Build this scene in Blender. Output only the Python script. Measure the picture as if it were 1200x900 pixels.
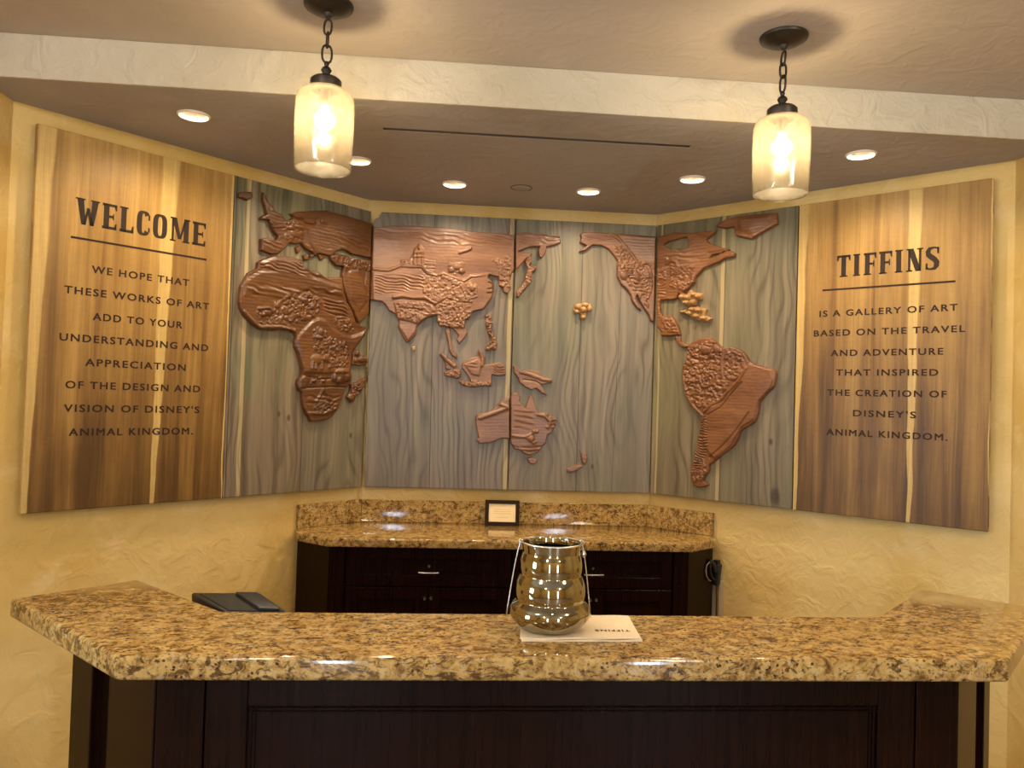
# Reception alcove: two lettered wood boards, four carved world-map boards, granite counters, pendants.
import bpy, bmesh, math, random
import numpy as np
from mathutils import Vector, Matrix

for o in list(bpy.data.objects):
    bpy.data.objects.remove(o)
SC = bpy.context.scene
COL = SC.collection

# ------------------------------------------------------------------ camera, world, exposure
cam_data = bpy.data.cameras.new('camera')
cam = bpy.data.objects.new('camera', cam_data)
COL.objects.link(cam)
SC.camera = cam
cam_data.sensor_fit = 'HORIZONTAL'
cam_data.sensor_width = 36.0
cam_data.lens = 27.0
cam_data.clip_start = 0.05
_r = Vector((0.99629162, -0.08029102, 0.03092517))
_f = Vector((0.07958998, 0.99655601, 0.02327126))
_u = Vector((-0.03268714, -0.02072363, 0.99925076))
cam.matrix_world = Matrix(((_r.x, _u.x, -_f.x, -0.35364798), (_r.y, _u.y, -_f.y, 0.0),
                           (_r.z, _u.z, -_f.z, 1.71), (0, 0, 0, 1)))

world = bpy.data.worlds.new('daylight')
SC.world = world
world.use_nodes = True
world.node_tree.nodes['Background'].inputs[0].default_value = (0.62, 0.80, 1.0, 1)
world.node_tree.nodes['Background'].inputs[1].default_value = 3.0

SC.view_settings.view_transform = 'Standard'
SC.view_settings.look = 'None'
SC.view_settings.exposure = 1.45
SC.view_settings.gamma = 1.0
SC.view_settings.use_curve_mapping = False

DOWNLIGHT_W = 15.0        # each recessed can over the boards
PENDANT_W = 23.0          # each pendant bulb
ROOM_W = 7.0             # each recessed room lamp behind the camera
ROOM_PENDANT_W = 23.5     # each ceiling lamp behind the camera
DOOR_W = 24.0             # daylight through the glazed doors behind the camera

WARM = (1.0, 0.88, 0.73)

def lamp(name, kind, loc, power, color, rot=(0, 0, 0), **kw):
    l = bpy.data.lights.new(name, kind)
    l.energy = power
    l.color = color
    for k, v in kw.items():
        setattr(l, k, v)
    o = bpy.data.objects.new(name, l)
    COL.objects.link(o)
    o.location = loc
    o.rotation_euler = rot
    return o

# the room's own ceiling lamps behind the camera (2 x 3 recessed cans)
for _x in (-1.9, 0.0, 1.9):
    for _y in (0.7, -1.5):
        lamp('room_lamp', 'SPOT', (_x, _y, 3.03), ROOM_W, WARM, spot_size=math.radians(130),
             spot_blend=0.8, shadow_soft_size=0.06)
# and four bare ceiling lamps of the same room
for _x in (-1.7, 1.7):
    for _y in (0.6, -1.7):
        lamp('room_ceiling_lamp', 'POINT', (_x, _y, 2.985), ROOM_PENDANT_W, WARM, shadow_soft_size=0.10)
# daylight through the two tall glazed sidelights behind the camera and the window on the left
for _x in (-1.25, 1.44):
    lamp('sidelight_daylight', 'AREA', (_x, -3.02, 1.25), DOOR_W, (0.62, 0.80, 1.0),
         rot=(math.radians(90), 0, 0), shape='RECTANGLE', size=0.26, size_y=2.1)
lamp('window_daylight', 'AREA', (-4.50, 0.6, 1.55), DOOR_W * 1.4, (0.60, 0.82, 1.0),
     rot=(math.radians(90), 0, math.radians(-90)), shape='RECTANGLE', size=1.1, size_y=1.3)

# ------------------------------------------------------------------ helpers
def S_(o, label=None, cat=None, group=None, kind=None):
    if label: o['label'] = label
    if cat: o['category'] = cat
    if group: o['group'] = group
    if kind: o['kind'] = kind
    return o

def thing(name, label, cat, loc=(0, 0, 0), rz=0.0, group=None):
    o = bpy.data.objects.new(name, None)
    COL.objects.link(o)
    o.location = loc
    o.rotation_euler = (0, 0, rz)
    o.empty_display_size = 0.1
    return S_(o, label, cat, group)

def link(name, me, mat, parent=None, smooth=None):
    o = bpy.data.objects.new(name, me)
    COL.objects.link(o)
    if mat is not None:
        me.materials.append(mat)
    if parent is not None:
        o.parent = parent
    if smooth is not None:
        for p in me.polygons:
            p.use_smooth = True
        if smooth < 3.1:
            me.set_sharp_from_angle(angle=smooth)
    return o

def done(name, bm, mat, parent=None, smooth=None):
    bmesh.ops.recalc_face_normals(bm, faces=bm.faces[:])
    me = bpy.data.meshes.new(name)
    bm.to_mesh(me)
    bm.free()
    return link(name, me, mat, parent, smooth)

def raw(name, bm, mat, parent=None, smooth=None):
    me = bpy.data.meshes.new(name)
    bm.to_mesh(me)
    bm.free()
    return link(name, me, mat, parent, smooth)

def box(bm, x0, x1, y0, y1, z0, z1, bev=0.0, seg=2):
    vs = [bm.verts.new(c) for c in ((x0, y0, z0), (x1, y0, z0), (x1, y1, z0), (x0, y1, z0),
                                    (x0, y0, z1), (x1, y0, z1), (x1, y1, z1), (x0, y1, z1))]
    fs = [bm.faces.new([vs[i] for i in f]) for f in ((0, 3, 2, 1), (4, 5, 6, 7), (0, 1, 5, 4),
                                                     (1, 2, 6, 5), (2, 3, 7, 6), (3, 0, 4, 7))]
    if bev > 0:
        es = list({e for f in fs for e in f.edges})
        bmesh.ops.bevel(bm, geom=es, offset=bev, segments=seg, affect='EDGES', profile=0.5)

def prism(bm, pts, z0, z1, bev_top=0.0, bev_all=0.0, seg=3):
    """plan polygon (x,y) extruded from z0 to z1"""
    a = sum(pts[i][0] * pts[(i + 1) % len(pts)][1] - pts[(i + 1) % len(pts)][0] * pts[i][1] for i in range(len(pts)))
    if a < 0:
        pts = pts[::-1]
    lo = [bm.verts.new((x, y, z0)) for x, y in pts]
    hi = [bm.verts.new((x, y, z1)) for x, y in pts]
    n = len(pts)
    fs = [bm.faces.new(lo[::-1]), bm.faces.new(hi)]
    for i in range(n):
        fs.append(bm.faces.new((lo[i], lo[(i + 1) % n], hi[(i + 1) % n], hi[i])))
    if bev_top > 0:
        es = [e for e in fs[1].edges] + [e for e in fs[0].edges]
        bmesh.ops.bevel(bm, geom=es, offset=bev_top, segments=seg, affect='EDGES', profile=0.5)
    elif bev_all > 0:
        es = list({e for f in fs for e in f.edges})
        bmesh.ops.bevel(bm, geom=es, offset=bev_all, segments=seg, affect='EDGES', profile=0.5)

def vprism(bm, pts, y0, y1):
    """elevation polygon (x,z) given thickness from y0 to y1"""
    a = [bm.verts.new((x, y0, z)) for x, z in pts]
    b = [bm.verts.new((x, y1, z)) for x, z in pts]
    n = len(pts)
    bm.faces.new(a)
    bm.faces.new(b[::-1])
    for i in range(n):
        bm.faces.new((a[i], b[i], b[(i + 1) % n], a[(i + 1) % n]))

def lathe(bm, prof, n=48, cx=0, cy=0, z0=0):
    rings = []
    for r, z in prof:
        if r < 1e-6:
            rings.append([bm.verts.new((cx, cy, z + z0))])
        else:
            rings.append([bm.verts.new((cx + r * math.cos(2 * math.pi * i / n), cy + r * math.sin(2 * math.pi * i / n), z + z0)) for i in range(n)])
    for a, b in zip(rings[:-1], rings[1:]):
        for i in range(n):
            j = (i + 1) % n
            if len(a) == 1 and len(b) == 1:
                continue
            if len(a) == 1:
                bm.faces.new((a[0], b[j], b[i]))
            elif len(b) == 1:
                bm.faces.new((a[i], a[j], b[0]))
            else:
                bm.faces.new((a[i], a[j], b[j], b[i]))

def tube(bm, pts, r, n=10, closed=False):
    pts = [Vector(p) for p in pts]
    m = len(pts)
    rings = []
    up = Vector((0.31, 0.17, 0.93)).normalized()
    for i, p in enumerate(pts):
        if closed:
            t = pts[(i + 1) % m] - pts[i - 1]
        else:
            t = pts[min(i + 1, m - 1)] - pts[max(i - 1, 0)]
        t.normalize()
        a = t.cross(up)
        if a.length < 1e-3:
            a = t.cross(Vector((1, 0, 0)))
        a.normalize()
        b = t.cross(a)
        rr = r[i] if isinstance(r, (list, tuple)) else r
        rings.append([bm.verts.new(p + a * (rr * math.cos(2 * math.pi * k / n)) + b * (rr * math.sin(2 * math.pi * k / n))) for k in range(n)])
    for i in range(m if closed else m - 1):
        A, Bq = rings[i], rings[(i + 1) % m]
        for k in range(n):
            bm.faces.new((A[k], A[(k + 1) % n], Bq[(k + 1) % n], Bq[k]))
    if not closed:
        bm.faces.new(rings[0][::-1])
        bm.faces.new(rings[-1])

# ------------------------------------------------------------------ node expressions
class V:
    """a socket with arithmetic"""
    def __init__(s, t, k): s.t, s.k = t, k
    def _m(s, op, b=None, c=None):
        n = s.t.nodes.new('ShaderNodeMath'); n.operation = op
        for i, x in enumerate((s, b, c)):
            if x is None: continue
            if isinstance(x, V): s.t.links.new(x.k, n.inputs[i])
            else: n.inputs[i].default_value = x
        return V(s.t, n.outputs[0])
    def __add__(s, b): return s._m('ADD', b)
    def __sub__(s, b): return s._m('SUBTRACT', b)
    def __mul__(s, b): return s._m('MULTIPLY', b)
    def __truediv__(s, b): return s._m('DIVIDE', b)
    def abs(s): return s._m('ABSOLUTE')
    def lt(s, b): return s._m('LESS_THAN', b)
    def gt(s, b): return s._m('GREATER_THAN', b)
    def max(s, b): return s._m('MAXIMUM', b)
    def min(s, b): return s._m('MINIMUM', b)
    def sin(s): return s._m('SINE')
    def pow(s, b): return s._m('POWER', b)
    def step(s, a, b):
        n = s.t.nodes.new('ShaderNodeMapRange'); n.interpolation_type = 'SMOOTHSTEP'
        s.t.links.new(s.k, n.inputs[0])
        for i, x in ((1, a), (2, b)):
            if isinstance(x, V): s.t.links.new(x.k, n.inputs[i])
            else: n.inputs[i].default_value = x
        return V(s.t, n.outputs[0])

class Mat:
    def __init__(s, name, rough=0.5, spec=0.5, metal=0.0):
        s.m = bpy.data.materials.new(name)
        s.m.use_nodes = True
        s.t = s.m.node_tree
        s.b = s.t.nodes['Principled BSDF']
        s.b.inputs['Roughness'].default_value = rough
        s.b.inputs['Specular IOR Level'].default_value = spec
        s.b.inputs['Metallic'].default_value = metal
        s._c = None
    def coord(s):
        if s._c is None:
            n = s.t.nodes.new('ShaderNodeTexCoord')
            x = s.t.nodes.new('ShaderNodeSeparateXYZ')
            s.t.links.new(n.outputs['Object'], x.inputs[0])
            s._c = tuple(V(s.t, x.outputs[i]) for i in range(3))
        return s._c
    def vec(s, x, y, z):
        n = s.t.nodes.new('ShaderNodeCombineXYZ')
        for i, a in enumerate((x, y, z)):
            if isinstance(a, V): s.t.links.new(a.k, n.inputs[i])
            else: n.inputs[i].default_value = a
        return n.outputs[0]
    def noise(s, vec, scale=1.0, detail=3.0, rough=0.5, dist=0.0):
        n = s.t.nodes.new('ShaderNodeTexNoise')
        s.t.links.new(vec, n.inputs['Vector'])
        n.inputs['Scale'].default_value = scale
        n.inputs['Detail'].default_value = detail
        n.inputs['Roughness'].default_value = rough
        n.inputs['Distortion'].default_value = dist
        return V(s.t, n.outputs['Fac'])
    def voro(s, vec, scale, feature='F1', rnd=1.0):
        n = s.t.nodes.new('ShaderNodeTexVoronoi')
        n.feature = feature
        s.t.links.new(vec, n.inputs['Vector'])
        n.inputs['Scale'].default_value = scale
        n.inputs['Randomness'].default_value = rnd
        return n
    def ramp(s, fac, stops, interp='LINEAR'):
        n = s.t.nodes.new('ShaderNodeValToRGB')
        n.color_ramp.interpolation = interp
        e = n.color_ramp.elements
        while len(e) < len(stops): e.new(0.5)
        for el, (p, c) in zip(e, stops):
            el.position = p
            el.color = (*c, 1)
        s.t.links.new(fac.k, n.inputs[0])
        return n.outputs[0]
    def mix(s, fac, a, b, mode='MIX'):
        n = s.t.nodes.new('ShaderNodeMix')
        n.data_type = 'RGBA'; n.blend_type = mode
        for i, x in ((0, fac), (6, a), (7, b)):
            if isinstance(x, V): s.t.links.new(x.k, n.inputs[i])
            elif isinstance(x, (int, float)): n.inputs[i].default_value = x
            elif isinstance(x, tuple): n.inputs[i].default_value = (*x, 1)
            else: s.t.links.new(x, n.inputs[i])
        return n.outputs[2]
    def color(s, c):
        if isinstance(c, tuple): s.b.inputs['Base Color'].default_value = (*c, 1)
        else: s.t.links.new(c, s.b.inputs['Base Color'])
        return s
    def rough(s, v):
        s.t.links.new(v.k, s.b.inputs['Roughness']); return s
    def bump(s, h, strength=0.3, dist=0.01):
        n = s.t.nodes.new('ShaderNodeBump')
        n.inputs['Strength'].default_value = strength
        n.inputs['Distance'].default_value = dist
        s.t.links.new(h.k, n.inputs['Height'])
        s.t.links.new(n.outputs[0], s.b.inputs['Normal'])
        return s

def plaster(name, a, b, c, bump=0.25):
    M = Mat(name, 0.62, 0.35)
    x, y, z = M.coord()
    p = M.vec(x, y, z)
    big = M.noise(p, 1.1, 4, 0.55, 0.6)
    mid = M.noise(p, 5.0, 5, 0.6, 0.4)
    col = M.mix(big.step(0.32, 0.68), a, b)
    col = M.mix((mid.step(0.5, 0.78)) * 0.6, col, c)
    M.color(col)
    tr = M.noise(p, 38, 5, 0.62, 0.8)
    pits = M.noise(p, 9, 3, 0.5, 1.2)
    return M.bump(tr * 0.5 + pits.step(0.35, 0.75), bump, 0.006).m

M_WALL = plaster('gold_plaster', (0.535, 0.350, 0.095), (0.655, 0.475, 0.190), (0.71, 0.545, 0.280), 0.5)
M_TRIM = plaster('cream_plaster', (0.455, 0.405, 0.300), (0.525, 0.475, 0.370), (0.57, 0.515, 0.405), 0.7)
M_SOFFIT = plaster('taupe_plaster', (0.350, 0.325, 0.305), (0.395, 0.368, 0.345), (0.43, 0.40, 0.375), 0.4)
M_CEIL = plaster('tan_plaster', (0.43, 0.375, 0.315), (0.48, 0.42, 0.35), (0.51, 0.445, 0.375), 0.32)

def sign_wood(name, seed, saps, flip=1.0):
    """warm heartwood with pale sapwood streaks; saps = (u0, slope, half width at the foot, half width at the top)"""
    M = Mat(name, 0.42, 0.4)
    u, y, v = M.coord()
    warp = M.noise(M.vec(u * 3.0, seed, v * 0.8), 1, 2) - 0.5
    uu = u + warp * 0.05
    n1 = M.noise(M.vec(uu * 14.0, seed + 3, v * 0.40), 1, 6, 0.7, 0.4)
    n2 = M.noise(M.vec(uu * 4.0, seed + 9, v * 0.9), 1, 3, 0.5, 0.5)
    fine = M.noise(M.vec(uu * 160.0, seed, v * 4.0), 1, 3, 0.6)
    cross = M.noise(M.vec(uu * 30.0, seed + 5, v * 60.0), 1, 2, 0.5)
    heart = M.noise(M.vec(uu * 2.0, seed + 14, v * 1.3), 1, 3, 0.5, 0.3)
    col = M.ramp(n1 * 0.62 + n2 * 0.34 + v * 0.15 - 0.145 + (heart - 0.5) * 0.15, [(0.30, (0.0833, 0.0380, 0.0080)), (0.42, (0.1862, 0.0940, 0.0208)),
                                         (0.53, (0.2989, 0.1660, 0.0400)), (0.68, (0.4214, 0.2550, 0.0704))])
    streak = M.noise(M.vec(uu * 55.0, seed + 40, v * 1.2), 1, 4, 0.65)
    fl = fine * 0.5 + streak * 0.5 + cross * 0.16 + 0.42
    m = None
    for (u0, k, h0, h1) in saps:
        wob = (M.noise(M.vec(u0 * 7, seed, v * 3.0), 1, 3) - 0.5) * 0.028
        d = (u - (v * k + u0) + wob).abs()
        hw = v * ((h1 - h0) / 1.6) + h0
        e = (d / hw)
        s = e.step(0.75, 1.12) * -1.0 + 1.0
        m = s if m is None else m.max(s)
    col = M.mix(m * 0.80, col, (0.5488, 0.3750, 0.1240))
    mul = M.vec(fl, fl, fl)
    col = M.mix(1.0, col, mul, 'MULTIPLY')
    M.color(col)
    M.rough(fine * 0.2 + 0.34)
    return M.bump(fine, 0.12, 0.002).m

M_SIGN_A = sign_wood('walnut_board_welcome', 11.3, [(0.008, 0.016, 0.014, 0.036), (0.532, 0.020, 0.010, 0.042), (0.878, 0.0, 0.004, 0.010)])
M_SIGN_B = sign_wood('walnut_board_gallery', 47.7, [(0.006, 0.006, 0.012, 0.036), (0.556, 0.004, 0.009, 0.032), (0.885, 0.0, 0.002, 0.004)])

def map_wood(name, seed, seams, lights, planks, knots=()):
    """sage-stained board: planks = [(u_edge, tint)], dark joints at seams, pale sapwood at lights"""
    M = Mat(name, 0.42, 0.4)
    u, y, v = M.coord()
    warp = M.noise(M.vec(u * 2.2, seed, v * 1.1), 1, 2) - 0.5
    uu = u + warp * 0.12
    bands = M.noise(M.vec(uu * 15.0, seed + 2, v * 0.6), 1, 6, 0.68, 0.5)
    ring = ((uu * 150.0 + M.noise(M.vec(u * 3.2, seed + 8, v * 1.0), 1, 2) * 70.0).sin() * 0.5 + 0.5)
    cloud = M.noise(M.vec(u * 2.6, seed + 5, v * 1.7), 1, 3, 0.55)
    fine = M.noise(M.vec(uu * 150.0, seed, v * 3.0), 1, 3, 0.6)
    green = M.ramp(bands, [(0.28, (0.046, 0.052, 0.028)), (0.43, (0.105, 0.098, 0.052)), (0.57, (0.165, 0.143, 0.077)), (0.74, (0.235, 0.190, 0.105))])
    brown = M.ramp(bands, [(0.28, (0.066, 0.044, 0.028)), (0.45, (0.130, 0.093, 0.060)), (0.58, (0.190, 0.142, 0.092)), (0.74, (0.270, 0.206, 0.135))])
    col = M.mix((cloud - v * 0.10 + 0.09).step(0.33, 0.60) * 0.95, green, brown)
    verd = M.noise(M.vec(u * 3.4, seed + 21, v * 2.4), 1, 3, 0.5).step(0.56, 0.76) * 0.3
    col = M.mix(verd, col, (0.0851, 0.1073, 0.0681))
    for (e0, e1, tint, amt) in planks:
        inside = u.gt(e0) * u.lt(e1) * amt
        col = M.mix(inside, col, tint)
    f2 = ring.pow(3.0) * M.noise(M.vec(u * 6, seed + 31, v * 1.2), 1, 2).step(0.36, 0.62)
    streak = M.noise(M.vec(uu * 48.0, seed + 40, v * 0.9), 1, 4, 0.65)
    fl = fine * 0.34 + streak * 0.62 + 0.56 - f2 * 0.42
    m = None
    for (u0, k, hw) in lights:
        d = (u - (v * k + u0) + (M.noise(M.vec(u0 * 9, seed, v * 2.6), 1, 2) - 0.5) * 0.012).abs()
        s = (d / hw).step(0.7, 1.1) * -1.0 + 1.0
        m = s if m is None else m.max(s)
    if m is not None:
        col = M.mix(m * 0.6, col, (0.45, 0.345, 0.165))
    q = None
    for (u0, k, hw) in seams:
        d = (u - (v * k + u0)).abs()
        s = (d / hw).step(0.5, 1.0) * -1.0 + 1.0
        q = s if q is None else q.max(s)
    if q is not None:
        col = M.mix(q * 0.9, col, (0.020, 0.014, 0.010))
    for (ku, kv, kr) in knots:
        d = ((u - ku) * (u - ku) + (v - kv) * (v - kv) * 0.35).pow(0.5) / kr
        col = M.mix((d.step(0.4, 1.3) * -1.0 + 1.0) * 0.8, col, (0.045, 0.025, 0.014))
    col = M.mix(1.0, col, M.vec(fl, fl, fl), 'MULTIPLY')
    M.color(col)
    M.rough(fine * 0.2 + 0.33)
    return M.bump(fine, 0.14, 0.002).m

M_MAP_L = map_wood('sage_board_africa', 5.1, [(0.4470, 0.0000, 0.0022), (0.012, 0, 0.003)], [(0.0800, 0.0000, 0.0120)], [(0.445, 0.870, (0.1500, 0.1400, 0.0950), 0.35)], [(0.3600, 0.4000, 0.0120), (0.7750, 0.3000, 0.0110), (0.3000, 0.4200, 0.0100)])
M_MAP_CL = map_wood('sage_board_asia', 23.9, [(0.383, -0.012, 0.0028), (0.003, 0, 0.004)], [(0.826, -0.002, 0.013)], [(0.0, 0.38, (0.1350, 0.1200, 0.1000), 0.4), (0.38, 0.80, (0.1700, 0.1450, 0.1350), 0.4)])
M_MAP_CR = map_wood('sage_board_pacific', 37.2, [(0.4050, 0.0000, 0.0022), (0.6200, 0.0200, 0.0016)], [], [(0.41, 0.853, (0.1900, 0.1650, 0.1200), 0.35), (0.0, 0.40, (0.1600, 0.1450, 0.1100), 0.3)], [(0.5000, 0.1500, 0.0100)])
M_MAP_R = map_wood('sage_board_americas', 61.4, [(0.4420, 0.0020, 0.0020)], [(0.4280, 0.0030, 0.0130), (0.035, 0, 0.006)], [(0.0, 0.42, (0.2000, 0.1650, 0.0950), 0.35), (0.45, 0.852, (0.1500, 0.1300, 0.0750), 0.35)], [(0.7300, 0.3500, 0.0120), (0.7600, 0.0600, 0.0300)])

def carving_wood(name, a, b, c, seed):
    M = Mat(name, 0.33, 0.5)
    x, y, z = M.coord()
    n = M.noise(M.vec(x * 3.0, seed, z * 9.0), 1, 4, 0.6, 0.8)
    g = M.noise(M.vec(x * 12.0, seed + 4, z * 90.0), 1, 3, 0.6)
    col = M.ramp(n * 0.7 + g * 0.3, [(0.30, a), (0.50, b), (0.68, c)])
    M.color(col)
    M.rough(g * 0.18 + 0.26)
    return M.bump(g, 0.15, 0.002).m

M_CARVE_L = carving_wood('carved_cedar', (0.053, 0.0175, 0.0042), (0.090, 0.032, 0.0078), (0.135, 0.054, 0.0145), 2.0)
M_CARVE_C = carving_wood('carved_rosewood', (0.118, 0.049, 0.023), (0.185, 0.084, 0.040), (0.26, 0.125, 0.060), 7.0)
M_CARVE_R = carving_wood('carved_mahogany', (0.104, 0.035, 0.0105), (0.160, 0.060, 0.0185), (0.225, 0.093, 0.031), 12.0)
M_CARVE_G = carving_wood('carved_maple', (0.25, 0.128, 0.045), (0.36, 0.20, 0.072), (0.48, 0.29, 0.115), 17.0)

def granite():
    M = Mat('gold_granite', 0.08, 0.5)
    x, y, z = M.coord()
    p = M.vec(x, y, z)
    wv = M.noise(M.vec(x * 6, y * 9, z * 9), 1, 2, 0.5)
    q = M.vec(x + wv * 0.05, y + wv * 0.04, z + wv * 0.03)
    base = M.noise(q, 30, 6, 0.70, 0.6)
    col = M.ramp(base, [(0.33, (0.104, 0.052, 0.015)), (0.43, (0.247, 0.139, 0.040)), (0.51, (0.374, 0.231, 0.072)), (0.62, (0.462, 0.307, 0.111)), (0.78, (0.437, 0.331, 0.176))])
    flow = M.noise(M.vec(x * 14, y * 34, z * 26), 1, 5, 0.68, 1.6)
    col = M.mix(flow.step(0.54, 0.61) * 0.9, col, (0.067, 0.031, 0.008))
    flow2 = M.noise(M.vec(x * 34 + 7.0, y * 60, z * 50), 1, 4, 0.65, 1.0)
    col = M.mix(flow2.step(0.56, 0.62) * 0.85, col, (0.111, 0.052, 0.015))
    big = M.noise(M.vec(x * 5, y * 7, z * 7), 1, 3, 0.5)
    gate = big.step(0.40, 0.62) * 0.75 + 0.25
    sp = M.voro(q, 85)
    d = V(M.t, sp.outputs['Distance'])
    col = M.mix((d.step(0.20, 0.46) * -1.0 + 1.0) * gate * M.noise(p, 50, 2, 0.5).step(0.44, 0.54), col, (0.024, 0.015, 0.011))
    wht = M.noise(p, 55, 3, 0.5).step(0.58, 0.68)
    col = M.mix(wht * 0.5, col, (0.397, 0.322, 0.209))
    M.color(col)
    return M.m
M_GRANITE = granite()

def espresso():
    M = Mat('espresso_wood', 0.25, 0.13)
    x, y, z = M.coord()
    g = M.noise(M.vec(x * 60, y * 60, z * 2.5), 1, 4, 0.6, 0.4)
    M.color(M.ramp(g, [(0.3, (0.0060, 0.0016, 0.0007)), (0.7, (0.0120, 0.0033, 0.0014))]))
    M.rough(g * 0.08 + 0.22)
    return M.m
M_DARK = espresso()

def simple(name, c, rough=0.5, metal=0.0, spec=0.5, var=0.12, scale=30):
    M = Mat(name, rough, spec, metal)
    x, y, z = M.coord()
    n = M.noise(M.vec(x, y, z), scale, 3)
    M.color(M.ramp(n, [(0.3, tuple(k * (1 - var) for k in c)), (0.7, tuple(min(1, k * (1 + var)) for k in c))]))
    return M.m

M_INK = simple('burnt_lettering', (0.032, 0.015, 0.009), 0.7, spec=0.2)
M_INK_T = simple('charcoal_lettering', (0.030, 0.019, 0.012), 0.7, spec=0.2)
M_IRON = simple('aged_bronze', (0.040, 0.030, 0.020), 0.42, 0.6)
M_BLACK = simple('black_plastic', (0.012, 0.012, 0.012), 0.38)
M_BLACKS = simple('black_glass', (0.020, 0.020, 0.020), 0.16)
M_NICKEL = simple('satin_nickel', (0.70, 0.66, 0.60), 0.25, 1.0, var=0.04)
M_FRAME = simple('dark_picture_frame', (0.022, 0.011, 0.006), 0.7, spec=0.12)
M_CARD = simple('cream_card', (0.80, 0.62, 0.34), 0.6, var=0.03)
M_CARDINK = simple('faint_card_print', (0.56, 0.42, 0.21), 0.7, var=0.02)
M_NAPKIN = simple('kraft_napkin', (0.70, 0.55, 0.36), 0.85, var=0.06, scale=120)
M_NINK = simple('napkin_print', (0.05, 0.03, 0.02), 0.8)
M_WHITE = simple('white_enamel', (0.78, 0.74, 0.66), 0.4, var=0.02)
M_CONDUIT = simple('ivory_plastic', (0.44, 0.35, 0.22), 0.45, var=0.03)
M_FLOOR = None

def floor_mat():
    M = Mat('slate_floor', 0.45, 0.4)
    x, y, z = M.coord()
    p = M.vec(x, y, z)
    br = M.t.nodes.new('ShaderNodeTexBrick')
    M.t.links.new(p, br.inputs['Vector'])
    br.inputs['Scale'].default_value = 1.0
    br.inputs['Brick Width'].default_value = 0.6
    br.inputs['Row Height'].default_value = 0.6
    br.inputs['Mortar Size'].default_value = 0.006
    br.inputs['Color1'].default_value = (0.30, 0.21, 0.13, 1)
    br.inputs['Color2'].default_value = (0.24, 0.165, 0.10, 1)
    br.inputs['Mortar'].default_value = (0.12, 0.09, 0.06, 1)
    n = M.noise(p, 6, 5, 0.6)
    f = n * 0.6 + 0.7
    M.color(M.mix(1.0, br.outputs['Color'], M.vec(f, f, f), 'MULTIPLY'))
    return M.m
M_FLOOR = floor_mat()

def emit_mat(name, c, s):
    m = bpy.data.materials.new(name)
    m.use_nodes = True
    b = m.node_tree.nodes['Principled BSDF']
    b.inputs['Base Color'].default_value = (*c, 1)
    b.inputs['Emission Color'].default_value = (*c, 1)
    b.inputs['Emission Strength'].default_value = s
    return m
def bulb_mat():
    """frosted bulb: gives off light itself and lets the filament's light out"""
    m = bpy.data.materials.new('glowing_bulb')
    m.use_nodes = True
    t = m.node_tree
    t.nodes.remove(t.nodes['Principled BSDF'])
    e = t.nodes.new('ShaderNodeEmission'); e.inputs[0].default_value = (1.0, 0.82, 0.54, 1); e.inputs[1].default_value = 40.0
    tr = t.nodes.new('ShaderNodeBsdfTransparent')
    k = t.nodes.new('ShaderNodeMixShader'); k.inputs[0].default_value = 0.7
    t.links.new(e.outputs[0], k.inputs[1]); t.links.new(tr.outputs[0], k.inputs[2])
    t.links.new(k.outputs[0], t.nodes['Material Output'].inputs[0])
    return m
M_BULB = bulb_mat()
M_LENS = emit_mat('downlight_lens', (1.0, 0.74, 0.34), 0.36)

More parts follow.
